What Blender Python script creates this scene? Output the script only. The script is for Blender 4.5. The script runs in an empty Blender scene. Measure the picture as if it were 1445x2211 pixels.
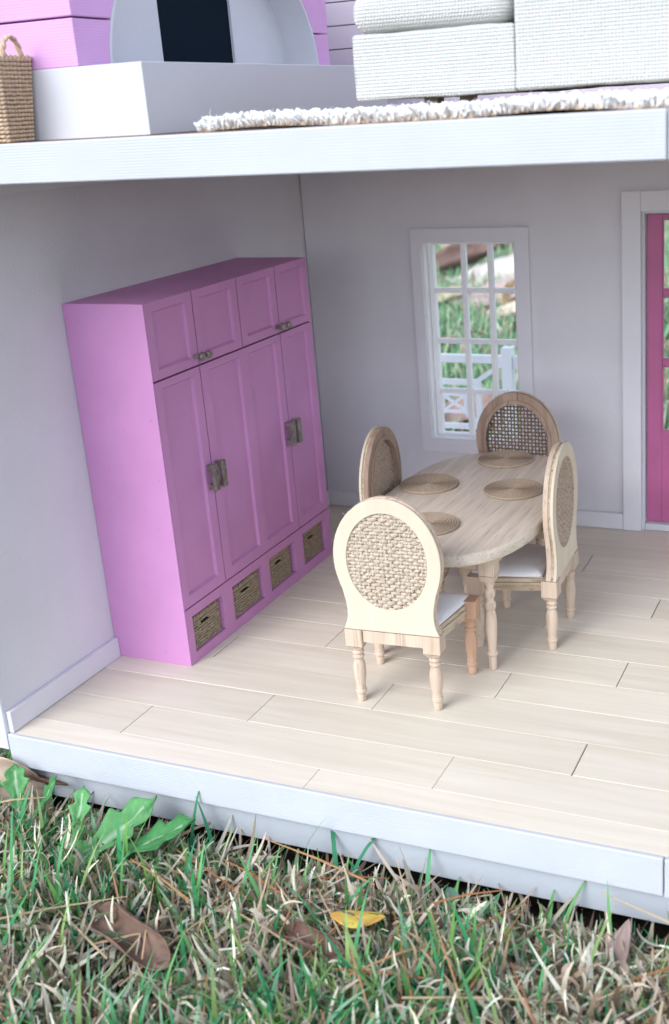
import bpy, math, random
import numpy as np
from mathutils import Vector, Matrix, noise

rnd = random.Random(7)
nr = np.random.default_rng(11)
PI = math.pi
sc = bpy.context.scene
C = sc.collection

# ------------------------------------------------------------------ camera
cam_d = bpy.data.cameras.new("camera")
cam = bpy.data.objects.new("camera", cam_d)
C.objects.link(cam)
cam.location = (4.22, -3.9765, 2.9988)
cam.rotation_mode = 'XYZ'
cam.rotation_euler = (1.2581, 0.0563, 0.3825)
cam_d.sensor_fit = 'VERTICAL'
cam_d.sensor_height = 36.0
cam_d.sensor_width = 36.0
cam_d.lens = 2463.7353 / 2211.0 * 36.0
cam_d.shift_x = -224.5 / 2211.0
cam_d.shift_y = -80.9 / 2211.0
cam_d.clip_start = 0.05
cam_d.clip_end = 2000.0
cam_d.dof.use_dof = True
cam_d.dof.focus_distance = 6.2
cam_d.dof.aperture_fstop = 1.35
sc.camera = cam

# ------------------------------------------------------------------ sky, sun, exposure
SUN = Vector((-0.34, -0.90, 0.74)).normalized()          # towards the sun
world = bpy.data.worlds.new("World")
sc.world = world
world.use_nodes = True
wn = world.node_tree
wn.nodes.clear()
w_out = wn.nodes.new("ShaderNodeOutputWorld")
w_bg = wn.nodes.new("ShaderNodeBackground")
w_sky = wn.nodes.new("ShaderNodeTexSky")
w_sky.sky_type = 'NISHITA'
w_sky.sun_disc = False
w_sky.sun_elevation = math.asin(SUN.z)
w_sky.sun_rotation = math.atan2(SUN.x, SUN.y)
w_sky.air_density = 1.0
w_sky.dust_density = 0.4
w_sky.ozone_density = 4.0
w_hsv = wn.nodes.new("ShaderNodeHueSaturation")          # thin overcast: the blue is washed out
w_hsv.inputs["Saturation"].default_value = 0.5
w_bg.inputs["Strength"].default_value = 0.14
wn.links.new(w_sky.outputs[0], w_hsv.inputs["Color"])
wn.links.new(w_hsv.outputs[0], w_bg.inputs["Color"])
wn.links.new(w_bg.outputs[0], w_out.inputs["Surface"])

sun_d = bpy.data.lights.new("sun", 'SUN')
sun_d.energy = 0.85
sun_d.angle = math.radians(36)
sun_d.color = (1.0, 0.98, 0.95)
sun = bpy.data.objects.new("sun", sun_d)
sun.rotation_euler = (-SUN).to_track_quat('-Z', 'Y').to_euler()
sun.location = (0, -20, 30)
C.objects.link(sun)

sc.view_settings.view_transform = 'Standard'
sc.view_settings.look = 'None'
sc.view_settings.gamma = 1.0
sc.view_settings.use_curve_mapping = False
sc.view_settings.exposure = 1.63
sc.render.engine = 'CYCLES'
sc.cycles.max_bounces = 8
sc.cycles.diffuse_bounces = 5


# ------------------------------------------------------------------ materials
class NT:
    def __init__(s, name):
        s.m = bpy.data.materials.new(name)
        s.m.use_nodes = True
        s.t = s.m.node_tree
        s.t.nodes.clear()
        s.out = s.n("ShaderNodeOutputMaterial")
        s.b = s.n("ShaderNodeBsdfPrincipled")
        s.l(s.b.outputs[0], s.out.inputs[0])

    def n(s, k, **kw):
        o = s.t.nodes.new(k)
        for a, v in kw.items():
            setattr(o, a, v)
        return o

    def l(s, a, b):
        s.t.links.new(a, b)

    def coords(s, scale=(1, 1, 1), rand=0.0, rot=(0, 0, 0)):
        tc = s.n("ShaderNodeTexCoord")
        mp = s.n("ShaderNodeMapping")
        mp.inputs["Scale"].default_value = scale
        mp.inputs["Rotation"].default_value = rot
        if rand:
            oi = s.n("ShaderNodeObjectInfo")
            mu = s.n("ShaderNodeMath", operation='MULTIPLY')
            mu.inputs[1].default_value = rand
            s.l(oi.outputs["Random"], mu.inputs[0])
            ad = s.n("ShaderNodeVectorMath", operation='ADD')
            s.l(tc.outputs["Object"], ad.inputs[0])
            s.l(mu.outputs[0], ad.inputs[1])
            s.l(ad.outputs[0], mp.inputs[0])
        else:
            s.l(tc.outputs["Object"], mp.inputs[0])
        return mp.outputs[0]

    def noise(s, co, scale, detail=4, rough=0.55, dist=0.0):
        o = s.n("ShaderNodeTexNoise")
        o.inputs["Scale"].default_value = scale
        o.inputs["Detail"].default_value = detail
        o.inputs["Roughness"].default_value = rough
        o.inputs["Distortion"].default_value = dist
        s.l(co, o.inputs["Vector"])
        return o.outputs["Fac"]

    def ramp(s, fac, stops):
        o = s.n("ShaderNodeValToRGB")
        e = o.color_ramp.elements
        while len(e) < len(stops):
            e.new(0.5)
        for q, (p, c) in zip(e, stops):
            q.position = p
            q.color = (*c, 1)
        s.l(fac, o.inputs[0])
        return o.outputs[0]

    def mix(s, fac, a, b, mode='MIX'):
        o = s.n("ShaderNodeMix", data_type='RGBA', blend_type=mode)
        for v, i in ((fac, 0), (a, 6), (b, 7)):
            if isinstance(v, (int, float)):
                o.inputs[i].default_value = v
            elif isinstance(v, tuple):
                o.inputs[i].default_value = (*v, 1)
            else:
                s.l(v, o.inputs[i])
        return o.outputs[2]

    def bump(s, h, strength=0.3, dist=0.01, prev=None):
        o = s.n("ShaderNodeBump")
        o.inputs["Strength"].default_value = strength
        o.inputs["Distance"].default_value = dist
        s.l(h, o.inputs["Height"])
        if prev is not None:
            s.l(prev, o.inputs["Normal"])
        return o.outputs[0]

    def done(s, col=None, rough=0.6, normal=None, spec=0.3, metal=0.0):
        if col is not None:
            if isinstance(col, tuple):
                s.b.inputs["Base Color"].default_value = (*col, 1)
            else:
                s.l(col, s.b.inputs["Base Color"])
        if isinstance(rough, (int, float)):
            s.b.inputs["Roughness"].default_value = rough
        else:
            s.l(rough, s.b.inputs["Roughness"])
        s.b.inputs["Specular IOR Level"].default_value = spec
        s.b.inputs["Metallic"].default_value = metal
        if normal is not None:
            s.l(normal, s.b.inputs["Normal"])
        return s.m


def mul(c, k):
    return tuple(min(1, v * k) for v in c)


def painted(name, c, rough=0.55, grain=90, bs=0.25, speck=0.0, tone=0.05):
    """paint with orange-peel relief, faint tone drift and dust specks"""
    t = NT(name)
    co = t.coords()
    a = t.noise(co, 2.3, 3)
    col = t.ramp(a, [(0.3, mul(c, 1 - tone)), (0.7, mul(c, 1 + tone))])
    if speck:
        d = t.noise(co, 85, 2, 0.5)
        msk = t.ramp(d, [(0.735, (0, 0, 0)), (0.76, (1, 1, 1))])
        col = t.mix(msk, col, mul(c, speck))
    n1 = t.bump(t.noise(co, grain, 3), bs, 0.004)
    return t.done(col, rough, n1, 0.35)


def printed(name, c, pitch=0.0115, bs=0.2, tone=0.03):
    """3D-printed plastic: fine horizontal layer ridges"""
    t = NT(name)
    co = t.coords()
    w = t.n("ShaderNodeTexWave", wave_type='BANDS', bands_direction='Z')
    w.inputs["Scale"].default_value = 2 * PI / 20 / pitch
    w.inputs["Distortion"].default_value = 0.0
    t.l(co, w.inputs["Vector"])
    a = t.noise(co, 3.1, 3)
    patch = t.ramp(t.noise(co, 1.7, 2), [(0.38, (0.25, 0.25, 0.25)), (0.62, (1, 1, 1))])
    h = t.mix(1.0, w.outputs["Color"], patch, 'MULTIPLY')
    col = t.ramp(a, [(0.3, mul(c, 1 - tone)), (0.7, mul(c, 1 + tone))])
    n = t.bump(h, bs, 0.004)
    n = t.bump(t.noise(co, 60, 3), 0.08, 0.004, n)
    return t.done(col, 0.42, n, 0.4)


def wood(name, light, dark, axis='X', streak=26, contrast=0.5, rough=0.6, rand=37.0, vary=0.1, pores=0.0, bs=0.25):
    t = NT(name)
    sx = {'X': (1, streak, streak), 'Y': (streak, 1, streak), 'Z': (streak, streak, 1)}[axis]
    co = t.coords(sx, rand)
    a = t.noise(co, 1.0, 6, 0.6, 0.6)
    k = contrast * 0.5
    col = t.ramp(a, [(0.5 - k * 0.5, dark), (0.5 + k * 0.35, light)])
    co2 = t.coords((1, 1, 1), rand)
    b = t.noise(co2, 1.6, 3)
    col = t.mix(t.ramp(b, [(0.35, (0, 0, 0)), (0.75, (0.35, 0.35, 0.35))]), col, dark)
    if vary:
        oi = t.n("ShaderNodeObjectInfo")
        r = t.ramp(oi.outputs["Random"], [(0.0, (1 - vary, 1 - vary, 1 - vary * 1.1)), (1.0, (1.0, 1.0, 1.0))])
        col = t.mix(1.0, col, r, 'MULTIPLY')
    h = a
    if pores:
        sp = tuple(q * (5 if q > 1 else 3) for q in sx)
        cp = t.coords(sp, rand)
        p = t.noise(cp, 1.0, 3, 0.5)
        pm = t.ramp(p, [(0.30, (1, 1, 1)), (0.42, (0, 0, 0))])
        col = t.mix(pm, col, mul(dark, 1 - pores))
        h = p
    n = t.bump(h, bs, 0.004)
    return t.done(col, rough, n, 0.3)


def fibre(name, c, dark, scale=60, bs=0.5, rough=0.9, rand=11.0):
    t = NT(name)
    co = t.coords((1, 1, 1), rand)
    a = t.noise(co, scale, 4, 0.7)
    col = t.ramp(a, [(0.3, dark), (0.62, c)])
    return t.done(col, rough, t.bump(a, bs, 0.006), 0.15)


def woven_cloth(name, c, pitch=0.0135, bs=0.9):
    """canvas weave: alternating bumps over and under"""
    t = NT(name)
    tc = t.coords((1, 1, 1))
    sep = t.n("ShaderNodeSeparateXYZ")
    t.l(tc, sep.inputs[0])
    k = PI / pitch

    def sn(inp, f, cosine=False):
        m = t.n("ShaderNodeMath", operation='MULTIPLY')
        m.inputs[1].default_value = f
        t.l(inp, m.inputs[0])
        s_ = t.n("ShaderNodeMath", operation='COSINE' if cosine else 'SINE')
        t.l(m.outputs[0], s_.inputs[0])
        return s_.outputs[0]
    xy = t.n("ShaderNodeMath", operation='ADD')
    t.l(sep.outputs[0], xy.inputs[0])
    t.l(sep.outputs[1], xy.inputs[1])
    p = t.n("ShaderNodeMath", operation='MULTIPLY')
    t.l(sn(xy.outputs[0], k), p.inputs[0])
    t.l(sn(sep.outputs[2], k), p.inputs[1])
    a2 = t.n("ShaderNodeMath", operation='ABSOLUTE')
    t.l(p.outputs[0], a2.inputs[0])
    sq = t.n("ShaderNodeMath", operation='POWER')
    sq.inputs[1].default_value = 0.5
    t.l(a2.outputs[0], sq.inputs[0])
    nz = t.noise(tc, 45, 3)
    hh = t.n("ShaderNodeMath", operation='MULTIPLY_ADD')
    hh.inputs[1].default_value = 0.5
    t.l(nz, hh.inputs[0])
    t.l(sq.outputs[0], hh.inputs[2])
    col = t.ramp(sq.outputs[0], [(0.1, mul(c, 0.8)), (0.6, c)])
    return t.done(col, 0.9, t.bump(hh.outputs[0], bs, 0.006), 0.1)


def vcol(name, rough=0.75, spec=0.2, trans=0.0, nscale=30.0):
    """colour that belongs to each blade or leaf, read from its own attribute"""
    t = NT(name)
    at = t.n("ShaderNodeAttribute", attribute_name="Col")
    co = t.coords()
    a = t.noise(co, nscale, 3)
    col = t.mix(t.ramp(a, [(0.3, (0, 0, 0)), (0.8, (0.2, 0.2, 0.2))]), at.outputs["Color"], (0.02, 0.02, 0.012), 'MIX')
    m = t.done(col, rough, None, spec)
    if trans:
        tr = t.n("ShaderNodeBsdfTranslucent")
        t.l(col, tr.inputs[0])
        ms = t.n("ShaderNodeMixShader")
        ms.inputs[0].default_value = trans
        t.l(t.b.outputs[0], ms.inputs[1])
        t.l(tr.outputs[0], ms.inputs[2])
        t.l(ms.outputs[0], t.out.inputs[0])
    return m


M = {}
M['wall'] = painted("wall_paint", (0.635, 0.615, 0.65), 0.7, 62, 0.6, 0.45, 0.03)
M['trim'] = painted("trim_paint", (0.66, 0.64, 0.68), 0.5, 110, 0.15, 0.0, 0.02)
M['white'] = printed("printed_white_plastic", (0.49, 0.505, 0.54))
M['white_plain'] = painted("white_plastic", (0.56, 0.56, 0.59), 0.45, 60, 0.08, 0.0, 0.02)
M['base'] = painted("foundation_paint", (0.43, 0.455, 0.49), 0.7, 55, 0.5, 0.0, 0.03)
M['bright_white'] = painted('bright_white_plastic', (0.82, 0.82, 0.83), 0.45, 60, 0.08, 0.0, 0.02)
M['pink'] = painted("pink_wardrobe_paint", (0.54, 0.245, 0.475), 0.6, 120, 0.3, 0.35, 0.05)
M['pink_brick'] = printed("pink_printed_block", (0.62, 0.33, 0.60), 0.012, 0.2, 0.04)
M['magenta'] = painted("magenta_door_paint", (0.43, 0.115, 0.255), 0.38, 60, 0.12, 0.6, 0.08)
M['gray'] = painted("grey_plaster", (0.62, 0.61, 0.64), 0.75, 55, 0.4, 0.4, 0.03)
M['navy'] = painted("dark_navy_paint", (0.002, 0.009, 0.018), 0.8, 60, 0.1)
M['navy'].node_tree.nodes['Principled BSDF'].inputs['Specular IOR Level'].default_value = 0.1
M['shiplap'] = printed("mauve_shiplap_paint", (0.58, 0.52, 0.60), 0.02, 0.1)
M['floor'] = wood("pale_maple_plank", (0.79, 0.73, 0.62), (0.68, 0.60, 0.48), 'X', 17, 1.0, 0.5, 37.0, 0.13, 0.0, 0.15)
M['subfloor'] = wood("brown_subfloor", (0.25, 0.14, 0.08), (0.12, 0.07, 0.04), 'X', 17, 0.6, 0.9, 0.0, 0.0)
M['veneer'] = wood("pale_basswood_veneer", (0.64, 0.56, 0.44), (0.58, 0.49, 0.37), 'Z', 14, 1.0, 0.7, 5.0, 0.05, 0.0, 0.1)
M['leg'] = wood("turned_basswood", (0.66, 0.53, 0.42), (0.52, 0.39, 0.29), 'Z', 12, 0.9, 0.65, 19.0, 0.12, 0.2, 0.2)
M['leg_red'] = wood("reddish_turned_wood", (0.64, 0.42, 0.29), (0.52, 0.30, 0.19), 'Z', 12, 0.9, 0.65, 19.0, 0.12, 0.2, 0.2)
M['oak'] = wood("brown_grained_frame", (0.40, 0.285, 0.215), (0.25, 0.165, 0.12), 'Z', 18, 0.8, 0.7, 3.0, 0.06, 0.45, 0.5)
M['edge'] = wood("layered_plywood_edge", (0.58, 0.47, 0.35), (0.38, 0.28, 0.19), 'Y', 20, 0.7, 0.85, 3.0, 0.0, 0.4, 0.7)
M['table'] = wood("oak_tabletop", (0.70, 0.61, 0.51), (0.52, 0.425, 0.34), 'Y', 20, 0.9, 0.6, 0.0, 0.0, 0.22, 0.3)
M['burlap'] = fibre("burlap_yarn", (0.60, 0.51, 0.41), (0.36, 0.28, 0.20), 70, 0.9)
M['burlap_brown'] = fibre("brown_cane_yarn", (0.24, 0.165, 0.11), (0.12, 0.08, 0.05), 70, 0.8)
M['burlap_mid'] = fibre("hairy_jute_yarn", (0.52, 0.41, 0.32), (0.32, 0.23, 0.17), 60, 0.9)
M['wicker'] = fibre("basket_cord", (0.44, 0.35, 0.25), (0.22, 0.16, 0.11), 50, 0.6)
M['wicker_light'] = fibre("pale_basket_cord", (0.66, 0.50, 0.36), (0.46, 0.32, 0.21), 50, 0.5)
M['mat'] = fibre("placemat_cord", (0.43, 0.335, 0.25), (0.30, 0.225, 0.16), 80, 0.6, 0.85, 0.0)
M['cushion'] = painted("white_seat_fabric", (0.78, 0.76, 0.76), 0.9, 190, 0.5, 0.0, 0.03)
M['cushion_ochre'] = painted("ochre_seat_fabric", (0.62, 0.50, 0.36), 0.9, 190, 0.5, 0.0, 0.03)
M['sofa'] = woven_cloth("white_canvas_weave", (0.63, 0.63, 0.60))
M['tuft'] = fibre("white_rug_yarn", (0.90, 0.89, 0.87), (0.80, 0.79, 0.77), 90, 0.5, 0.95, 0.0)
M['backing'] = fibre("tan_rug_backing", (0.60, 0.46, 0.33), (0.42, 0.30, 0.2), 40, 0.5)
t_ = NT("brushed_pewter")
co_ = t_.coords()
a_ = t_.noise(co_, 30, 4)
M['metal'] = t_.done(t_.ramp(a_, [(0.3, (0.17, 0.145, 0.125)), (0.7, (0.36, 0.33, 0.29))]), 0.42, t_.bump(t_.noise(co_, 90, 2), 0.35, 0.004), 0.5, 0.6)
M['dark'] = NT("dark_inside").done((0.02, 0.017, 0.014), 0.9)
M['grass'] = vcol("grass_blade", 0.5, 0.35, 0.3, 8)
M['straw'] = vcol("dry_straw", 0.85, 0.15, 0.12, 25)
M['leaf'] = vcol("leaf_skin", 0.62, 0.25, 0.12, 14)
M['soil'] = fibre("dark_soil", (0.045, 0.036, 0.028), (0.008, 0.007, 0.006), 7, 1.0, 0.95, 0.0)


# ------------------------------------------------------------------ mesh builder
def smoothstep(a, b, x):
    t = max(0.0, min(1.0, (x - a) / (b - a)))
    return t * t * (3 - 2 * t)


class MB:
    def __init__(s):
        s.v, s.f, s.c = [], [], []
        s.col = None

    def add(s, vs, fs):
        o = len(s.v)
        s.v.extend([tuple(p) for p in vs])
        s.f.extend([tuple(i + o for i in f) for f in fs])
        if s.col is not None:
            s.c.extend([s.col] * len(vs))
        return s

    def box(s, x0, x1, y0, y1, z0, z1):
        v = [(x, y, z) for x in (x0, x1) for y in (y0, y1) for z in (z0, z1)]
        return s.add(v, [(0, 1, 3, 2), (4, 6, 7, 5), (0, 4, 5, 1), (2, 3, 7, 6), (0, 2, 6, 4), (1, 5, 7, 3)])

    def hexa(s, p):
        return s.add(p, [(0, 1, 3, 2), (4, 6, 7, 5), (0, 4, 5, 1), (2, 3, 7, 6), (0, 2, 6, 4), (1, 5, 7, 3)])

    def lathe(s, prof, n=20, c=(0, 0, 0), cap=True, sx=1.0, sy=1.0):
        vs = []
        for r, z in prof:
            for i in range(n):
                a = 2 * PI * i / n
                vs.append((c[0] + r * sx * math.cos(a), c[1] + r * sy * math.sin(a), c[2] + z))
        fs = [(j * n + i, j * n + (i + 1) % n, (j + 1) * n + (i + 1) % n, (j + 1) * n + i) for j in range(len(prof) - 1) for i in range(n)]
        if cap:
            fs.append(tuple(range(n))[::-1])
            fs.append(tuple((len(prof) - 1) * n + i for i in range(n)))
        return s.add(vs, fs)

    def tube(s, pts, r, n=6, cap=True, closed=False):
        P = [Vector(p) for p in pts]
        m = len(P)
        vs = []
        up = None
        for i, p in enumerate(P):
            if closed:
                t = P[(i + 1) % m] - P[i - 1]
            else:
                t = P[min(i + 1, m - 1)] - P[max(i - 1, 0)]
            t.normalize()
            if up is None:
                up = t.orthogonal().normalized()
            else:
                up = (up - t * up.dot(t))
                up = up.normalized() if up.length > 1e-6 else t.orthogonal().normalized()
            b = t.cross(up)
            rr = r[i] if isinstance(r, (list, tuple)) else r
            for k in range(n):
                a = 2 * PI * k / n
                vs.append(p + up * (rr * math.cos(a)) + b * (rr * math.sin(a)))
        e = m if closed else m - 1
        fs = [(j * n + k, j * n + (k + 1) % n, ((j + 1) % m) * n + (k + 1) % n, ((j + 1) % m) * n + k) for j in range(e) for k in range(n)]
        if cap and not closed:
            fs.append(tuple(range(n))[::-1])
            fs.append(tuple((m - 1) * n + k for k in range(n)))
        return s.add(vs, fs)

    def prism(s, loop, f0, f1):
        """loop of 2D points; f0, f1 map a 2D point to 3D at each end"""
        n = len(loop)
        vs = [f0(p) for p in loop] + [f1(p) for p in loop]
        fs = [(i, (i + 1) % n, n + (i + 1) % n, n + i) for i in range(n)] + [tuple(range(n))[::-1], tuple(range(n, 2 * n))]
        return s.add(vs, fs)

    def ring_slab(s, outer, inner, f0, f1):
        """slab with a hole; outer and inner are matching 2D loops"""
        n = len(outer)
        vs = [f0(p) for p in outer] + [f0(p) for p in inner] + [f1(p) for p in outer] + [f1(p) for p in inner]
        fs = []
        for i in range(n):
            j = (i + 1) % n
            fs += [(i, j, n + j, n + i), (2 * n + j, 2 * n + i, 3 * n + i, 3 * n + j), (i, 2 * n + i, 2 * n + j, j), (n + j, 3 * n + j, 3 * n + i, n + i)]
        return s.add(vs, fs)

    def obj(s, name, mat, parent=None, smooth=False, bevel=0.0, seg=2, local=False, solid=0.0, angle=40, sub=0):
        if parent is not None and not local:
            o = Vector((0, 0, 0))
            q = parent
            while q is not None:
                o += q.location
                q = q.parent
            vs = [(v[0] - o.x, v[1] - o.y, v[2] - o.z) for v in s.v]
        else:
            vs = s.v
        me = bpy.data.meshes.new(name)
        me.from_pydata(vs, [], s.f)
        if s.c:
            at = me.color_attributes.new("Col", 'FLOAT_COLOR', 'POINT')
            at.data.foreach_set("color", np.array([(*c, 1.0) for c in s.c], dtype=np.float32).ravel())
        me.materials.append(M[mat])
        me.update()
        if smooth:
            me.polygons.foreach_set("use_smooth", [True] * len(me.polygons))
            if smooth == 'auto':
                try:
                    me.set_sharp_from_angle(angle=math.radians(angle))
                except Exception:
                    pass
        ob = bpy.data.objects.new(name, me)
        C.objects.link(ob)
        ob.parent = parent
        if solid:
            md = ob.modifiers.new("thickness", 'SOLIDIFY')
            md.thickness = solid
            md.offset = 0
        if bevel:
            md = ob.modifiers.new("soft_edges", 'BEVEL')
            md.width = bevel
            md.segments = seg
            md.limit_method = 'ANGLE'
            md.angle_limit = math.radians(40)
            md.harden_normals = False
        if sub:
            md = ob.modifiers.new("smooth", 'SUBSURF')
            md.levels = md.render_levels = sub
        return ob


def tag(o, label=None, cat=None, group=None, kind=None):
    for k, v in (('label', label), ('category', cat), ('group', group), ('kind', kind)):
        if v:
            o[k] = v
    return o


def thing(name, label, cat, loc=(0, 0, 0), rz=0.0, group=None, kind=None):
    o = bpy.data.objects.new(name, None)
    o.empty_display_size = 0.1
    C.objects.link(o)
    o.location = loc
    o.rotation_euler = (0, 0, rz)
    return tag(o, label, cat, group, kind)


def copy_tree(o, parent=None):
    c = o.copy()
    C.objects.link(c)
    c.parent = parent
    for ch in o.children:
        copy_tree(ch, c)
    return c


def B(name, mat, parent, dims, bevel=0.004, **k):
    return MB().box(*dims).obj(name, mat, parent, bevel=bevel, **k)


XR, BY = 6.4, 3.6817            # right end of the house, back wall face
ZC, ZT = 2.7826, 2.9486         # underside and top of the upper floor
GZ = -0.50                      # lawn level

# ================================================================== THE HOUSE
floor = MB().box(0.0, XR, 0.03, BY + 0.10, -0.18, -0.034).obj('floor', 'subfloor')
tag(floor, 'pale maple plank floor of the dining room', None, None, 'structure')
# planks: third-bond, 1.75 long, 0.293 wide
row_y = [0.024, 0.19]
while row_y[-1] < BY:
    row_y.append(min(row_y[-1] + 0.2935, BY + 0.02))
if row_y[-1] - row_y[-2] < 0.05:
    row_y.pop(-2)
pl = 1.75
for r in range(len(row_y) - 1):
    y0, y1 = row_y[r], row_y[r + 1]
    j0 = (-0.005, 0.578, 1.163)[r % 3]
    joints = sorted({0.001, XR} | {j0 + k * pl for k in range(-1, 5) if 0.05 < j0 + k * pl < XR - 0.05})
    for a, b in zip(joints[:-1], joints[1:]):
        g = 0.0016
        dz = rnd.uniform(-0.0012, 0.0012)
        gx = rnd.choice([0.0012, 0.0018, 0.0032])
        mb = MB().box(-(b - a) / 2 + gx, (b - a) / 2 - gx, -(y1 - y0) / 2 + g * .6, (y1 - y0) / 2 - g * .6, -0.032, dz)
        p = mb.obj('plank', 'floor', floor, local=True, bevel=0.0015, seg=1)
        p.location = ((a + b) / 2, (y0 + y1) / 2, 0)

# front lip of the ground floor, in two lengths with a butt joint
B('front_lip', 'white', floor, (0.004, 3.437, -0.004, 0.022, -0.182, 0.003), 0.006)
B('front_lip', 'white', floor, (3.443, XR, -0.009, 0.022, -0.184, 0.004), 0.006)
found = tag(B('foundation', 'base', None, (0.0, XR, 0.045, BY + 0.12, -0.36, -0.183), 0.004), 'pale blue grey foundation strip under the dollhouse floor', 'foundation')

# left wall
lw = thing('left_wall', 'pale lilac wall behind the pink wardrobe, with skirting', 'wall', (0, 0, 0))
B('wall_panel', 'wall', lw, (-0.11, 0.0, 0.0, BY + 0.16, 0.001, ZC - 0.001), 0)
B('outer_stile', 'white_plain', lw, (-0.112, -0.001, -0.004, 0.05, -0.09, 2.775), 0.004)
B('baseboard', 'trim', lw, (0.0005, 0.031, 0.018, 0.9275, 0.002, 0.123), 0.004)
B('baseboard', 'trim', lw, (0.0005, 0.031, 2.723, BY - 0.001, 0.002, 0.123), 0.004)
B('crown_strip', 'trim', lw, (0.0005, 0.045, 0.03, BY - 0.001, 2.70, ZC - 0.002), 0.004)
# back wall with openings for a window and a door
ox0, ox1, oz0, oz1 = 0.953, 1.658, 0.606, 2.073
dx0, dx1, dz1 = 2.545, 3.56, 2.262
Y0, Y1 = BY, BY + 0.15
bw = thing('back_wall', 'grey lilac back wall of the dining room', 'wall', (0, BY, 0))
mb = MB()
for d in ((0.007, ox0, 0.001, ZC - 0.001), (ox0, ox1, 0.001, oz0), (ox0, ox1, oz1, ZC - 0.001), (ox1, dx0, 0.001, ZC - 0.001),
          (dx0, dx1, dz1, ZC - 0.001), (dx1, XR, 0.001, ZC - 0.001)):
    mb.box(d[0], d[1], Y0, Y1, d[2], d[3])
mb.box(0.001, 0.05, Y1 + 0.001, Y1 + 0.02, 0.001, ZC - 0.001)  # added cover strip outside the corner gap, stops daylight leaking through
mb.obj('wall_panel', 'wall', bw)


def frame_boxes(mb, x0, x1, z0, z1, ix0, ix1, iz0, iz1, y0, y1, bottom=True):
    mb.box(x0, ix0, y0, y1, z0, z1)
    mb.box(ix1, x1, y0, y1, z0, z1)
    mb.box(ix0, ix1, y0, y1, iz1, z1)
    if bottom:
        mb.box(ix0, ix1, y0, y1, z0, iz0)


def ring_frame(mb, o, i, y0, y1):
    mb.ring_slab([(o[0], o[2]), (o[1], o[2]), (o[1], o[3]), (o[0], o[3])], [(i[0], i[2]), (i[1], i[2]), (i[1], i[3]), (i[0], i[3])],
                 lambda p: (p[0], y0, p[1]), lambda p: (p[0], y1, p[1]))


win = bpy.data.objects.new('window', None)
C.objects.link(win)
win.parent = bw
win['label'] = 'tall narrow white window with twelve small openings'
mb = MB()
ring_frame(mb, (0.87, 1.762, 0.503, 2.173), (ox0 + 0.002, ox1 - 0.002, oz0 + 0.002, oz1 - 0.002), Y0 - 0.03, Y0 + 0.001)
mb.obj('window_casing', 'trim', win, bevel=0.006)
mb = MB()
ring_frame(mb, (ox0 - 0.001, ox1 + 0.001, oz0 - 0.001, oz1 + 0.001), (ox0 + 0.012, ox1 - 0.012, oz0 + 0.012, oz1 - 0.012), Y0 + 0.002, Y1 + 0.01)
mb.obj('window_jamb', 'bright_white', win, bevel=0.003)
mb = MB()
ring_frame(mb, (ox0 + 0.0125, ox1 - 0.0125, oz0 + 0.0125, oz1 - 0.0125), (1.005, 1.622, 0.632, 2.048), 3.745, 3.805)
mb.obj('sash', 'bright_white', win, bevel=0.005)
for x in (1.236, 1.440):
    B('muntin', 'bright_white', win, (x - 0.0205, x + 0.0205, 3.752, 3.792, 0.631, 2.049), 0.006)
for z in (1.714, 1.339, 0.960):
    for a, b in ((1.004, 1.2155), (1.2565, 1.4195), (1.4605, 1.623)):
        B('muntin', 'bright_white', win, (a, b, 3.753, 3.791, z - 0.0185, z + 0.0185), 0.005)

door = bpy.data.objects.new('door', None)
C.objects.link(door)
door.parent = bw
door['label'] = 'magenta glazed door at the right edge'
mb = MB()
frame_boxes(mb, 2.416, 3.69, 0.002, 2.394, dx0 + 0.002, dx1 - 0.002, 0, dz1 - 0.002, Y0 - 0.035, Y0 + 0.001, False)
mb.obj('door_casing', 'trim', door, bevel=0.005)
mb = MB()
frame_boxes(mb, dx0, dx1, 0.002, dz1, dx0 + 0.022, dx1 - 0.022, 0, dz1 - 0.02, Y0 + 0.0015, Y1 + 0.01, False)
mb.obj('door_jamb', 'white_plain', door, bevel=0.003)
B('threshold', 'white_plain', door, (dx0 + 0.023, dx1 - 0.023, Y0 - 0.004, Y1 + 0.012, 0.003, 0.055), 0.008)
D0, D1 = dx0 + 0.027, dx1 - 0.027
LY0, LY1 = 3.72, 3.752
px_ = [2.705, 2.945, 2.985, 3.13, 3.17, 3.405]
mb = MB()
mb.box(D0, 2.680, LY0, LY1, 0.06, 2.236)
mb.box(3.405, D1, LY0, LY1, 0.06, 2.236)
mb.box(2.680, 3.405, LY0, LY1, 2.205, 2.236)
mb.box(2.680, 3.405, LY0, LY1, 0.06, 0.742)
mb.obj('door_leaf', 'magenta', door, bevel=0.004)
for x in (2.938, 3.172):
    B('muntin', 'magenta', door, (x - 0.018, x + 0.018, LY0 + 0.003, LY1 - 0.003, 0.743, 2.204), 0.004)
for z in (1.711, 1.232):
    for a, b in ((2.6815, 2.919), (2.957, 3.153), (3.191, 3.4035)):
        B('muntin', 'magenta', door, (a, b, LY0 + 0.004, LY1 - 0.004, z - 0.022, z + 0.022), 0.004)
for ip in range(3):
    for (za, zb) in ((0.743, 1.209), (1.255, 1.688), (1.734, 2.204)):
        a, b = ((2.6805, 2.9195), (2.9565, 3.1535), (3.1905, 3.4045))[ip]
        mb = MB()
        ring_frame(mb, (a, b, za, zb), (a + 0.01, b - 0.01, za + 0.01, zb - 0.01), LY0 - 0.008, LY0 + 0.006)
        mb.obj('pane_bead', 'magenta', door, bevel=0.003)
B('baseboard', 'trim', bw, (0.0325, 2.4145, BY - 0.0305, BY - 0.0005, 0.002, 0.123), 0.004)
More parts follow.
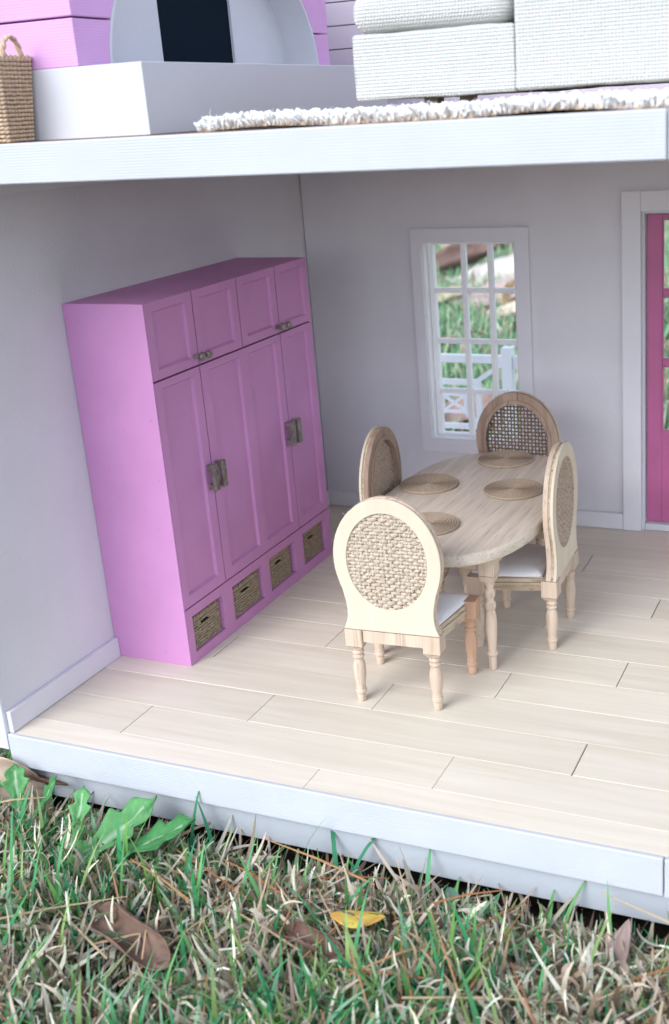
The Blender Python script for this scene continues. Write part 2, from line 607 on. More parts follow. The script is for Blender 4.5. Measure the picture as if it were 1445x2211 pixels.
B('baseboard', 'trim', bw, (3.6915, XR - 0.002, BY - 0.0305, BY - 0.0005, 0.002, 0.123), 0.004)

# upper floor slab with its white front lip
uf = MB().box(-0.11, XR, 0.024, BY + 0.16, ZC, ZT - 0.002).obj('upper_floor', 'trim')
tag(uf, 'floor of the upper room', None, None, 'structure')
B('front_lip', 'white', uf, (-0.112, 3.437, -0.004, 0.0225, ZC - 0.001, ZT), 0.006)
B('front_lip', 'white', uf, (3.443, XR, -0.010, 0.0225, ZC - 0.003, ZT + 0.004), 0.006)
B('floor_sheet', 'subfloor', uf, (0.001, XR - 0.002, 0.0235, BY - 0.001, ZT - 0.0018, ZT - 0.0004), 0)

# upper room walls, lowered and left roofless so daylight reaches the back lawn
ub = thing('upper_back_wall', 'mauve shiplap wall behind the white sofa upstairs', 'wall', (0, BY, ZT))
z = ZT
B('wall_core', 'dark', ub, (0.0, XR, BY + 0.02, BY + 0.15, ZT, 4.45), 0)
zz = [ZT + 0.001, 3.109, 3.260]
k = 3.413
while k < 4.5:
    zz.append(k)
    k += 0.1535
for a, b in zip(zz[:-1], zz[1:]):
    B('shiplap_board', 'shiplap', ub, (0.002, XR - 0.002, BY, BY + 0.0195, a + 0.003, b - 0.004), 0.002)
ul = tag(B('upper_left_wall', 'wall', None, (-0.11, 0.0, 0.0, BY + 0.15, ZT + 0.001, 4.45), 0), 'wall at the left end of the upper room', 'wall')
# porch deck and railing behind the house
deck = thing('porch_deck', 'white boarded porch deck behind the back wall', 'deck', (1.5, 4.35, -0.02))
for i in range(7):
    y0 = Y1 + 0.02 + i * 0.148
    B('deck_board', 'bright_white', deck, (-0.6, 4.2, y0, y0 + 0.142, -0.06, -0.02), 0.004)
B('deck_skirt', 'bright_white', deck, (-0.6, 4.2, 4.84, 4.87, -0.38, -0.061), 0.004)


def bar2(mb, a, b, w, y0, y1):
    """bar in the xz plane between two points, of width w"""
    ax, az = a
    bx, bz = b
    L = math.hypot(bx - ax, bz - az)
    nx, nz = -(bz - az) / L * w / 2, (bx - ax) / L * w / 2
    mb.prism([(ax + nx, az + nz), (bx + nx, bz + nz), (bx - nx, bz - nz), (ax - nx, az - nz)],
             lambda p: (p[0], y0, p[1]), lambda p: (p[0], y1, p[1]))


RY = 4.8
rail = thing('porch_railing', 'white lattice porch railing seen through the window', 'railing', (1.17, RY, -0.02))
posts = (-0.83, 0.19, 1.187, 2.187)
for x in posts:
    mb = MB().box(x - 0.046, x + 0.046, RY - 0.046, RY + 0.046, -0.019, 1.075)
    mb.obj('post', 'bright_white', rail, bevel=0.004)
    B('post_base', 'bright_white', rail, (x - 0.055, x + 0.055, RY - 0.055, RY + 0.055, -0.018, 0.09), 0.003)
for a, b in zip(posts[:-1], posts[1:]):
    x0, x1 = a + 0.047, b - 0.047
    cx = (x0 + x1) / 2
    B('top_rail', 'bright_white', rail, (x0, x1, RY - 0.03, RY + 0.03, 0.938, 1.004), 0.004)
    B('bottom_rail', 'bright_white', rail, (x0, x1, RY - 0.025, RY + 0.025, 0.12, 0.17), 0.004)
    ix0, ix1, iz0, iz1 = cx - 0.25, cx + 0.25, 0.355, 0.79
    mb = MB()
    ring_frame(mb, (ix0, ix1, iz0, iz1), (ix0 + 0.047, ix1 - 0.047, iz0 + 0.047, iz1 - 0.047), RY - 0.017, RY + 0.017)
    mb.obj('inner_frame', 'bright_white', rail, bevel=0.003)
    for pa, pb in (((x0 + 0.003, 0.934), (ix0 + 0.02, iz1 - 0.003)), ((x1 - 0.003, 0.934), (ix1 - 0.02, iz1 - 0.003)),
                   ((x0 + 0.003, 0.173), (ix0 + 0.02, iz0 + 0.003)), ((x1 - 0.003, 0.173), (ix1 - 0.02, iz0 + 0.003))):
        mb = MB()
        bar2(mb, pa, pb, 0.04, RY - 0.014, RY + 0.014)
        mb.obj('corner_brace', 'bright_white', rail)
    cz = 0.578
    q0, q1, r0, r1 = cx - 0.115, cx + 0.115, cz - 0.085, cz + 0.09
    mb = MB()
    ring_frame(mb, (q0, q1, r0, r1), (q0 + 0.025, q1 - 0.025, r0 + 0.025, r1 - 0.025), RY - 0.012, RY + 0.012)
    bar2(mb, (q0 + .02, r0 + .02), (q1 - .02, r1 - .02), 0.024, RY - 0.010, RY + 0.010)
    bar2(mb, (q0 + .02, r1 - .02), (q1 - .02, r0 + .02), 0.024, RY - 0.0095, RY + 0.0095)
    for (a1, b1) in (((q0 + .01, r0 + .01), (ix0 + .045, iz0 + .045)), ((q1 - .01, r0 + .01), (ix1 - .045, iz0 + .045)),
                     ((q0 + .01, r1 - .01), (ix0 + .045, iz1 - .045)), ((q1 - .01, r1 - .01), (ix1 - .045, iz1 - .045))):
        bar2(mb, a1, b1, 0.034, RY - 0.011, RY + 0.011)
    mb.obj('cross_panel', 'bright_white', rail)

# ================================================================== WARDROBE
WD, WY0, WY1, WH = 0.5245, 0.9289, 2.7206, 2.10
wr = thing('wardrobe', 'large pink panelled wardrobe with basket cubbies against the left wall', 'wardrobe', (0.26, 1.82, 0.0))
FX = WD - 0.036
mb = MB()
mb.box(0.002, FX, WY0 + 0.0064, WY0 + 0.03, 0.0005, WH)
mb.box(0.002, FX, WY1 - 0.03, WY1, 0.345, WH)
mb.box(0.002, FX, WY0 + 0.03, WY1 - 0.03, WH - 0.03, WH)
mb.box(0.002, FX, WY0 + 0.03, WY1 - 0.03, 0.345, 0.36)
mb.box(0.002, 0.02, WY0 + 0.03, WY1 - 0.03, 0.36, WH - 0.03)
mb.box(0.002, WD, WY0, WY0 + 0.0062, 0.0005, WH)
# the side cheeks come forward to the front plane
mb.obj('carcass', 'pink', wr, bevel=0.003)
# base with four cubbies
cub = [(0.996, 1.322, 0.062, 0.285), (1.43, 1.787, 0.064, 0.285), (1.874, 2.214, 0.068, 0.288), (2.326, 2.641, 0.07, 0.292)]
mb = MB()
zt = 0.342
ys = [WY0 + 0.0302] + [q for c_ in cub for q in c_[:2]] + [WY1]
for i in range(0, len(ys), 2):
    mb.box(0.002, WD, ys[i], ys[i + 1], 0.0005, zt)
for (a, b, c0, c1) in cub:
    mb.box(0.002, WD, a, b, 0.0005, c0)
    mb.box(0.002, WD, a, b, c1, zt)
    mb.box(0.002, 0.12, a, b, c0, c1)
bm_ = mb
mb.box(FX + 0.0003, WD - 0.0005, WY0 + 0.0066, WY0 + 0.03, 0.0005, zt)
bs = bm_.obj('base', 'pink', wr)

def shaker(name, y0, y1, z0, z1, panels, st=0.0):
    """door facing +x with recessed panels (list of y0,y1,z0,z1)"""
    mb = MB()
    ysx = [y0] + [q for p in panels for q in p[:2]] + [y1]
    for i in range(0, len(ysx), 2):
        mb.box(FX + 0.001, WD, ysx[i], ysx[i + 1], z0, z1)
    for p in panels:
        mb.box(FX + 0.001, WD, p[0], p[1], z0, p[2])
        mb.box(FX + 0.001, WD, p[0], p[1], p[3], z1)
    # merge the frame into one clean shape by bridging only; recess floor with sloping inner bead
    for p in panels:
        e = 0.010
        d = 0.017
        mb.add([(WD - 0.0003, p[0], p[2]), (WD - 0.0003, p[1], p[2]), (WD - 0.0003, p[1], p[3]), (WD - 0.0003, p[0], p[3]),
                (WD - d, p[0] + e, p[2] + e), (WD - d, p[1] - e, p[2] + e), (WD - d, p[1] - e, p[3] - e), (WD - d, p[0] + e, p[3] - e)],
               [(0, 1, 5, 4), (1, 2, 6, 5), (2, 3, 7, 6), (3, 0, 4, 7), (4, 5, 6, 7)])
    return mb.obj(name, 'pink', wr)


g = 0.0055
Z1, Z2, Z3 = 0.35, 1.678, WH
tall = [shaker('tall_door', WY0 + 0.0075, 1.374 - g, Z1 + 0.001, Z2 - g, [(1.0, 1.30, 0.415, 1.632)]),
        shaker('tall_door', 1.374 + g, 2.298 - g, Z1 + 0.001, Z2 - g, [(1.46, 1.795, 0.415, 1.632), (1.895, 2.225, 0.415, 1.632)]),
        shaker('tall_door', 2.298 + g, WY1 - 0.0005, Z1 + 0.001, Z2 - g, [(2.365, 2.645, 0.415, 1.632)])]
tall[1]['label'] = 'wide middle door with two recessed panels'
sm = []
for a, b in ((WY0 + 0.0075, 1.376), (1.376, 1.846), (1.846, 2.301), (2.301, WY1 - 0.0005)):
    a1, b1 = a + (g if a > 1 else 0), b - (g if b < 2.7 else 0)
    sm.append(shaker('cupboard_door', a1, b1, Z2 + g, Z3 - 0.001, [(a1 + 0.065, b1 - 0.065, Z2 + 0.055, Z3 - 0.05)]))
for y in (1.374, 2.298):
    for s_, dpar in ((-1, 0 if y < 2 else 1), (1, 1 if y < 2 else 2)):
        yc = y + s_ * 0.042
        mb = MB()
        # bar pull with a notched back: two feet and a plate
        mb.box(WD + 0.0005, WD + 0.034, yc - 0.016, yc + 0.016, 0.95, 0.985)
        mb.box(WD + 0.0005, WD + 0.034, yc - 0.016, yc + 0.016, 1.065, 1.10)
        mb.box(WD + 0.034, WD + 0.058, yc - 0.022, yc + 0.022, 0.945, 1.105)
        mb.obj('pull', 'metal', tall[dpar], bevel=0.003)
    for s_ in (-1, 1):
        yc = y + s_ * 0.036
        P = Vector((WD, yc, 1.735 if y < 2 else 1.725))
        dr = sm[0 if (y < 2 and s_ < 0) else 1 if y < 2 else 2 if s_ < 0 else 3]
        mb = MB()
        prof = [(0.014, 0.0005), (0.012, 0.012), (0.0115, 0.03), (0.019, 0.036), (0.023, 0.045), (0.023, 0.056), (0.019, 0.062), (0.0, 0.063)]
        n = 18
        vs = [(P.x + h, P.y + r * math.cos(2 * PI * i / n), P.z + r * math.sin(2 * PI * i / n)) for r, h in prof for i in range(n)]
        fs = [(j * n + i, j * n + (i + 1) % n, (j + 1) * n + (i + 1) % n, (j + 1) * n + i) for j in range(len(prof) - 1) for i in range(n)]
        mb.add(vs, fs)
        mb.obj('knob', 'metal', dr, smooth='auto')


# ------------------------------------------------------------------ woven baskets
def weave_side(mb, p0, u, nrm, W, H, rows, stakes, r, hole=None, flare=0.0, ph=0):
    """cord weave on a side: p0 lower corner, u along, nrm outward"""
    p0, u, nrm = Vector(p0), Vector(u), Vector(nrm)
    Zv = Vector((0, 0, 1))
    pitch = H / rows
    for j in range(rows):
        z = (j + 0.5) * pitch
        pts = []
        n = stakes * 4
        out = flare * z / H
        Wz = W + 2 * out
        for i in range(n + 1):
            t = i / n
            s_ = t * Wz - out
            off = abs(math.sin(t * stakes * PI)) * r * 1.5 - r * 0.4
            pts.append((t, p0 + u * s_ + Zv * (z + ((t * stakes) % 1.0 - 0.5) * r * 0.7 + noise.noise((t * 9, j * 3.3, ph)) * r * 0.3) + nrm * (off + out)))
        if hole and hole[2] < z < hole[3]:
            for seg in ([q for t, q in pts if t <= hole[0]], [q for t, q in pts if t >= hole[1]]):
                if len(seg) > 1:
                    mb.tube(seg, pitch * 0.52, 5)
        else:
            mb.tube([q for t, q in pts], pitch * 0.47, 5)


def rope_rim(mb, pts, r, turns, n=2):
    """twisted cord following a closed path"""
    P = [Vector(p) for p in pts]
    m = len(P)
    L = [0]
    for i in range(m):
        L.append(L[-1] + (P[(i + 1) % m] - P[i]).length)
    for k in range(n):
        out = []
        N = int(turns * 8)
        for i in range(N):
            s_ = L[-1] * i / N
            j = max(q for q in range(m) if L[q] <= s_ + 1e-9)
            t = (s_ - L[j]) / max(1e-9, L[j + 1] - L[j])
            a = P[j].lerp(P[(j + 1) % m], t)
            d = (P[(j + 1) % m] - P[j]).normalized()
            s1 = d.cross(Vector((0, 0, 1)))
            ang = 2 * PI * (turns * i / N + k / n)
            out.append(a + s1 * (r * 0.55 * math.cos(ang)) + Vector((0, 0, 1)) * (r * 0.55 * math.sin(ang)))
        mb.tube(out, r * 0.62, 5, closed=True)


def basket(name, mat, label, loc, W, D, H, rows, stk, stk_d, r, group, hole=True, flare=0.0, rot=0.0, handle=False, cat='basket'):
    t = thing(name, label, cat, loc, rot, group)
    mb = MB()
    hl = (0.36, 0.64, H * 0.70, H * 0.83) if hole else None
    for s_, (p0, u, nm, w, k, h) in enumerate((((-W / 2, -D / 2, 0), (1, 0, 0), (0, -1, 0), W, stk, None), ((D and W / 2, -D / 2, 0), (0, 1, 0), (1, 0, 0), D, stk_d, hl),
                                               ((W / 2, D / 2, 0), (-1, 0, 0), (0, 1, 0), W, stk, None), ((-W / 2, D / 2, 0), (0, -1, 0), (-1, 0, 0), D, stk_d, hl))):
        weave_side(mb, p0, u, nm, w, H, rows, k, r, h, flare, s_)
    wv = mb.obj('woven_side', mat, t, smooth=True, local=True)
    wv['kind'] = 'stuff'
    f = flare
    MB().box(-W / 2 + .006, W / 2 - .006, -D / 2 + .006, D / 2 - .006, 0.004, 0.012).obj('basket_bottom', mat, t, local=True)
    mb = MB()
    q = 0.0
    rope_rim(mb, [(-W / 2 - f, -D / 2 - f, H), (W / 2 + f, -D / 2 - f, H), (W / 2 + f, D / 2 + f, H), (-W / 2 - f, D / 2 + f, H)], r * 1.5, int((W + D) * 2 / (r * 5)))
    mb.obj('rim', mat, t, smooth=True, local=True)
    if handle:
        for sx in (-1, 1):
            mb = MB()
            for k in range(2):
                pts = []
                for i in range(40):
                    a = PI * i / 39
                    tw = a * 7 + k * PI
                    rr = 0.055 + 0.007 * math.cos(tw)
                    pts.append((sx * (W / 2 + f + 0.007 * math.sin(tw)), math.cos(a) * rr, H + 0.085 * math.sin(a) + 0.0))
                mb.tube(pts, 0.0085, 6)
            mb.obj('handle', mat, t, smooth=True, local=True)
    return t


ord_ = ['nearest the room front', 'second from the room front', 'third from the room front', 'farthest from the room front']
for i, (a, b, c0, c1) in enumerate(cub):
    W_ = b - a - (0.03 if i in (0, 1, 3) else 0.05)
    H_ = (c1 - c0) - (0.04 if i < 2 else 0.022)
    yc = (a + b) / 2 - (0.008 if i != 2 else 0.02)
    basket('woven_basket', 'wicker', 'brown woven basket in the wardrobe cubby ' + ord_[i], (WD - 0.035 - 0.15, yc, c0 + 0.0005), 0.30, W_, H_, 10, 12, 12, 0.012, 'baskets in the wardrobe cubbies')

# ================================================================== CHAIRS
def turned_leg(mb, x, y, h, r=0.033, n=16):
    """turned leg from the floor to height h"""
    pr = [(0.60, 0.0), (0.70, 0.02), (0.74, 0.12), (0.70, 0.15), (0.88, 0.17), (0.92, 0.20), (0.86, 0.225), (0.72, 0.24), (0.80, 0.26), (0.74, 0.29),
          (0.80, 0.32), (1.0, 0.50), (1.02, 0.62), (0.92, 0.72), (0.72, 0.78), (0.70, 0.80), (0.92, 0.82), (0.95, 0.85), (0.72, 0.87), (0.72, 0.885),
          (0.95, 0.905), (0.97, 0.93), (0.76, 0.955), (0.80, 0.97), (1.05, 1.0)]
    mb.lathe([(r * a, b * h) for a, b in pr], n, (x, y, 0.0))
    return mb


def back_width(z):
    """half width of the chair back outline"""
    pts = [(0.437, .262), (0.45, .258), (0.475, .246), (0.51, .238), (0.56, .236), (0.61, .243), (0.65, .253)]
    if z <= 0.65:
        for (a, wa), (b, wb) in zip(pts[:-1], pts[1:]):
            if z <= b:
                t = (z - a) / (b - a)
                return wa + (wb - wa) * t
    e = 0.29 * math.sqrt(max(0, 1 - ((z - 0.83) / 0.335) ** 2))
    if z < 0.72:
        k = smoothstep(0.65, 0.72, z)
        return .253 * (1 - k) + e * k + 0.006 * math.sin(PI * k) if k < 1 else e
    return e


right_side = [(back_width(z), z) for z in np.linspace(0.437, 0.72, 15)]
a0 = math.asin((0.72 - 0.83) / 0.335)
right_side += [(0.29 * math.cos(a), 0.83 + 0.335 * math.sin(a)) for a in np.linspace(a0, PI / 2, 26)[1:]]
outline = right_side + [(-x, z) for x, z in right_side[-2::-1]]
# dense resampling of the bottom edge
outline += [(-0.262 + 0.524 * k / 12, 0.437) for k in range(1, 12)]
OC = (0.0, 0.825)
inner_loop = []
for (x, z) in outline:
    a = math.atan2((z - OC[1]) / 0.263, (x - OC[0]) / 0.218)
    inner_loop.append((0.218 * math.cos(a), OC[1] + 0.263 * math.sin(a)))


def back_slab(mb, y0, y1, so=0.0, si=0.0, wob=0.0):
    o = []
    i_ = []
    for (x, z), (u, w) in zip(outline, inner_loop):
        q = wob * noise.noise((x * 30, z * 30, y0 * 50))
        d = math.hypot(x, z - 0.8) or 1
        o.append((x * (1 - so / d) + q, z - (z - 0.8) * so / d + q) if z > 0.4375 else (x * (1 - so / .3), z))
        d2 = math.hypot(u, w - OC[1])
        i_.append((u * (1 + si / d2), w + (w - OC[1]) * si / d2))
    mb.ring_slab(o, i_, lambda p: (p[0], y0, p[1]), lambda p: (p[0], y1, p[1]))


def burlap_mesh(mb, y, n, r, amp, jit, seed, rows=1.0):
    rr = random.Random(seed)
    A, Bz = 0.226, 0.271
    pitch = 2 * A / n
    for i in range(n):
        x = -A + pitch * (i + 0.5)
        hz = Bz * math.sqrt(max(0, 1 - (x / A) ** 2))
        if hz < pitch:
            continue
        m = max(6, int(2 * hz / pitch * 4 * rows))
        jx = rr.uniform(-jit, jit)
        pts, rs = [], []
        for k in range(m + 1):
            z = -hz + 2 * hz * k / m
            pts.append((x + jx + jit * noise.noise((i * 3.1, z * 30, seed)), y + amp * math.cos((z * rows / pitch + i) * PI), OC[1] + z))
            rs.append(r * (1 + 0.35 * noise.noise((i * 5.1, z * 45, seed + 9))))
        mb.tube(pts, [q * .8 for q in rs] if rows > 1 else rs, 5)
    nz = int(2 * Bz / pitch * rows)
    for j in range(nz):
        z = -Bz + 2 * Bz / nz * (j + 0.5)
        hx = A * math.sqrt(max(0, 1 - (z / Bz) ** 2))
        if hx < pitch:
            continue
        m = max(6, int(2 * hx / pitch * 4))
        pts, rs = [], []
        for k in range(m + 1):
            x = -hx + 2 * hx * k / m
            pts.append((x, y - amp * 1.15 * math.cos((z * rows / pitch + (x + A) / pitch - 0.5) * PI), OC[1] + z + jit * noise.noise((j * 2.7, x * 30, seed + 3))))
            rs.append(r * 1.08 * (1 + 0.55 * noise.noise((j * 4.3, x * 45, seed + 5))))
        mb.tube(pts, rs, 5)


def chair(label, loc, rz, front_mat, burl_mat, n, r, amp, seed, hair, front_leg_red=False, seat_mat='cushion', open_=False):
    t = thing('dining_chair', label, 'chair', loc, rz, 'chairs round the oval table')
    # back: front frame (wood), layered edge, thin pale veneer at the rear, burlap between
    mb = MB()
    back_slab(mb, -0.222, -0.192, 0.0, 0.0)
    # inner bead on the seat side
    o = [(u * 1.13, OC[1] + (w - OC[1]) * 1.11) for u, w in inner_loop]
    mb.ring_slab(o, inner_loop, lambda p: (p[0], -0.193, p[1]), lambda p: (p[0] * 0.985, -0.183, OC[1] + (p[1] - OC[1]) * 0.985))
    mb.obj('back_frame', front_mat, t, local=True, bevel=0.004, smooth='auto')
    mb = MB()
    back_slab(mb, -0.2345, -0.2225, 0.007, 0.008, 0.006)
    mb.obj('fabric_layer', 'edge', t, local=True)
    mb = MB()
    back_slab(mb, -0.2515, -0.235, 0.0, 0.0, 0.0)
    mb.obj('back_veneer', 'veneer', t, local=True, bevel=0.003, smooth='auto')
    mb = MB()
    burlap_mesh(mb, -0.2325, n, r, amp, 0.0018 if open_ else 0.0042, seed, 1.0 if open_ else 1.45)
    if not open_:
        # second ply of cloth behind the weave: closes the gaps
        pts = [(0.224 * math.cos(a), OC[1] + 0.269 * math.sin(a)) for a in np.linspace(0, 2 * PI, 40, endpoint=False)]
        mb.prism(pts, lambda p: (p[0], -0.2275, p[1]), lambda p: (p[0], -0.2245, p[1]))
    wv = mb.obj('woven_insert', burl_mat, t, local=True, smooth=True)
    wv['kind'] = 'stuff'
    # frayed fibres round the layered edge
    mb = MB()
    rr = random.Random(seed + 77)
    for k in range(hair):
        i = rr.randrange(len(right_side) * 2 - 2)
        x, z = outline[i]
        d = Vector((x, 0, z - 0.78)).normalized()
        s_ = Vector((rr.uniform(-1, 1), rr.uniform(-.7, .7), rr.uniform(-1, 1)))
        L = rr.uniform(0.006, 0.028)
        p = Vector((x * .985, rr.uniform(-.24, -.215), z))
        mb.tube([p, p + d * L * .5 + s_ * L * .15, p + d * L * .8 + s_ * L * .5], [0.0012, 0.001, 0.0006], 3)
    for k in range(hair):
        a = rr.uniform(0, 2 * PI)
        q = rr.uniform(0.2, 0.98)
        p = Vector((0.21 * q * math.cos(a), -0.228 + rr.choice([-.012, .012]), OC[1] + 0.255 * q * math.sin(a)))
        s_ = Vector((rr.uniform(-1, 1), 0.6 if p.y > -.228 else -0.6, rr.uniform(-1, 1)))
        L = rr.uniform(0.01, 0.03)
        mb.tube([p, p + s_ * L * .5 + Vector((0, 0, L * .2)), p + s_ * L * .8 + Vector((rr.uniform(-1, 1) * L * .4, 0, -L * .2))], [0.0012, 0.001, 0.0006], 3)
    fr = mb.obj('frayed_fibre', burl_mat, t, local=True)
    fr['kind'] = 'stuff'
    # legs, each with its square block
    for k, (x, y, bz0, bz1) in enumerate(((-.215, -.21, .335, .434), (.215, -.21, .335, .434), (-.275, .21, .345, .452), (.275, .21, .345, .452))):
        mt = 'leg_red' if (k == 3 and front_leg_red) else 'leg'
        mb = MB()
        mb.box(x - .047, x + .047, y - .045, y + .047, bz0, bz1)
        # chamfer down to the turning
        mb.add([(x - .047, y - .045, bz0), (x + .047, y - .045, bz0), (x + .047, y + .047, bz0), (x - .047, y + .047, bz0),
                (x - .03, y - .03, bz0 - .022), (x + .03, y - .03, bz0 - .022), (x + .03, y + .03, bz0 - .022), (x - .03, y + .03, bz0 - .022)],
               [(0, 4, 5, 1), (1, 5, 6, 2), (2, 6, 7, 3), (3, 7, 4, 0), (7, 6, 5, 4)])
        turned_leg(mb, x, y, bz0 - 0.018, 0.034)
        mb.obj('leg', mt, t, local=True, bevel=0.004, smooth='auto', angle=30)
    # rails between the blocks: stacked grooved strips
    mb = MB()
    for z0, z1, e in ((.352, .378, 0), (.380, .404, .006), (.406, .428, 0.001)):
        mb.hexa([(-.205 - e, -.160, z0), (-.205 - e, -.160, z1), (-.268 - e, .160, z0), (-.268 - e, .160, z1),
                 (-.17, -.160, z0), (-.17, -.160, z1), (-.225, .160, z0), (-.225, .160, z1)])
        mb.hexa([(.17, -.160, z0), (.17, -.160, z1), (.225, .160, z0), (.225, .160, z1),
                 (.205 + e, -.160, z0), (.205 + e, -.160, z1), (.268 + e, .160, z0), (.268 + e, .160, z1)])
        mb.box(-.225, .225, .215 + 0, .248 + e, z0, z1)
    mb.obj('seat_rail', 'edge', t, local=True, bevel=0.003)
    MB().box(-.166, .166, -.244, -.2, .362, .430).obj('rear_rail', 'leg', t, local=True, bevel=0.003)
    MB().hexa([(-.20, -.160, .429), (-.20, -.160, .437), (-.262, .235, .429), (-.262, .235, .437),
               (.20, -.160, .429), (.20, -.160, .437), (.262, .235, .429), (.262, .235, .437)]).obj('seat_board', 'edge', t, local=True)
    # thin cushion with soft wavy edges
    mb = MB()
    N = 18
    top, bot = [], []
    for j in range(N + 1):
        for i in range(N + 1):
            u, v = i / N, j / N
            w = 0.212 + 0.068 * v
            x = (u * 2 - 1) * w
            y = -0.155 + 0.415 * v
            e = min(u, 1 - u, v, 1 - v) * 2
            h = 0.438 + 0.014 + 0.024 * (1 - (1 - min(1, e * 2.2)) ** 2) + 0.005 * noise.noise((x * 9, y * 9, seed))
            rim = 0.004 * noise.noise((x * 14, y * 14, seed + 3))
            ed = e < 1e-6
            top.append((x + (rim if ed else 0), y + (rim if ed else 0), h if not ed else 0.446 + rim))
            bot.append((x + (rim if ed else 0), y + (rim if ed else 0), 0.4385 if not ed else 0.441 + rim))
    idx = lambda i, j: j * (N + 1) + i
    fs = [(idx(i, j), idx(i + 1, j), idx(i + 1, j + 1), idx(i, j + 1)) for j in range(N) for i in range(N)]
    nv = (N + 1) ** 2
    fb = [(a + nv, d + nv, c + nv, b + nv) for a, b, c, d in fs]
    rimi = [idx(i, 0) for i in range(N)] + [idx(N, j) for j in range(N)] + [idx(i, N) for i in range(N, 0, -1)] + [idx(0, j) for j in range(N, 0, -1)]
    fr_ = [(rimi[(k + 1) % len(rimi)], rimi[k], rimi[k] + nv, rimi[(k + 1) % len(rimi)] + nv) for k in range(len(rimi))]
    mb.add(top + bot, fs + fb + fr_)
    mb.obj('seat_cushion', seat_mat, t, local=True, smooth=True)
    return t


chair('wooden chair nearest the camera, its pale round burlap back turned to the viewer', (1.857, 1.076, 0), math.radians(3.2), 'leg', 'burlap', 17, 0.0105, 0.006, 1, 110, True)
chair('wooden chair on the right side of the table, back seen from the side', (2.245, 1.909, 0), math.radians(92), 'leg', 'burlap_mid', 17, 0.0095, 0.006, 2, 90, False)
chair('chair on the wardrobe side of the table, thick brown frame seen edge on', (1.515, 2.04, 0), math.radians(-86), 'oak', 'burlap_mid', 17, 0.0098, 0.006, 3, 90, False)
chair('chair below the window with dark see-through cane back facing the camera', (1.85, 2.80, 0), math.radians(180), 'oak', 'burlap_brown', 19, 0.0054, 0.004, 4, 30, False, 'cushion', True)

# ================================================================== TABLE
TC = (1.87, 2.04)
tb = thing('dining_table', 'oval wooden dining table with turned legs and pale brown grain', 'table', (TC[0], TC[1], 0))


def oval(a, b, k, n=72, p=2.9):
    out = []
    for i in range(n):
        t = 2 * PI * i / n
        c, s_ = math.cos(t), math.sin(t)
        out.append((math.copysign(abs(c) ** (2 / p), c) * (a - k), math.copysign(abs(s_) ** (2 / p), s_) * (b - k)))
    return out


mb = MB()
rings = [(0.03, 0.688), (0.012, 0.690), (0.003, 0.697), (0.0, 0.708), (0.0, 0.738), (0.004, 0.750), (0.012, 0.757), (0.024, 0.760)]
vs = []
n = 96
for k, z in rings:
    vs += [(x, y, z) for x, y in oval(0.54, 0.925, k, n)]
fs = [(j * n + i, j * n + (i + 1) % n, (j + 1) * n + (i + 1) % n, (j + 1) * n + i) for j in range(len(rings) - 1) for i in range(n)]
fs += [tuple(range(n))[::-1], tuple((len(rings) - 1) * n + i for i in range(n))]
mb.add(vs, fs)
mb.obj('table_top', 'table', tb, local=True, smooth='auto', angle=25)
LX, LY = 0.345, 0.665
mb = MB()
mb.box(-LX + .055, LX - .055, -LY - .02, -LY + .025, .60, .6875)
mb.box(-LX + .055, LX - .055, LY - .025, LY + .02, .60, .6875)
mb.box(-LX - .02, -LX + .025, -LY + .055, LY - .055, .60, .6875)
mb.box(LX - .025, LX + .02, -LY + .055, LY - .055, .60, .6875)
mb.obj('apron', 'leg', tb, local=True, bevel=0.003)
for x in (-LX, LX):
    for y in (-LY, LY):
        mb = MB()
        mb.box(x - .046, x + .046, y - .046, y + .046, .575, .6873)
        mb.add([(x - .046, y - .046, .575), (x + .046, y - .046, .575), (x + .046, y + .046, .575), (x - .046, y + .046, .575),
                (x - .034, y - .034, .535), (x + .034, y - .034, .535), (x + .034, y + .034, .535), (x - .034, y + .034, .535)],
               [(0, 4, 5, 1), (1, 5, 6, 2), (2, 6, 7, 3), (3, 7, 4, 0), (7, 6, 5, 4)])
        pr = [(0.62, 0.0), (0.72, 0.01), (0.76, 0.09), (0.74, 0.165), (1.02, 0.175), (1.08, 0.19), (1.02, 0.205), (0.78, 0.215), (0.80, 0.25), (1.05, 0.46),
              (1.08, 0.56), (0.95, 0.64), (0.75, 0.675), (1.0, 0.70), (1.04, 0.73), (0.98, 0.76), (0.72, 0.78), (0.70, 0.80), (0.95, 0.83), (1.02, 0.86),
              (0.95, 0.89), (0.72, 0.915), (0.78, 0.935), (1.1, 1.0)]
        mb.lathe([(0.030 * a, b * .538) for a, b in pr], 18, (x, y, 0))
        mb.obj('leg', 'leg', tb, local=True, bevel=0.004, smooth='auto', angle=30)

# four coiled placemats
prof = [(0.0, 0.012)]
NR = 13
for k in range(NR):
    r0 = 0.183 / NR
    for q in range(4):
        a = PI * q / 4
        prof.append((r0 * (k + q / 4) + 0.001, 0.008 + 0.009 * math.sin(a)))
prof.append((0.185, 0.009))
prof.append((0.181, 0.001))
prof = prof[1:]
prof_mesh = MB().lathe(prof, 64)
mats = [((1.536, 2.2), 'round coiled placemat on the wardrobe side of the table'), ((1.84, 2.79), 'round coiled placemat at the far end of the table near the window'),
        ((2.085, 2.215), 'round coiled placemat on the right side of the table'), ((1.80, 1.53), 'round coiled placemat at the near table end, half hidden by the chair back')]
first = None
for (x, y), lb in mats:
    if first is None:
        o = first = prof_mesh.obj('placemat', 'mat', None, smooth=True)
    else:
        o = first.copy()
        C.objects.link(o)
    o.location = (x, y, 0.7602)
    o.rotation_euler = (0, 0, rnd.uniform(0, 6))
    tag(o, lb, 'placemat', 'placemats on the table')

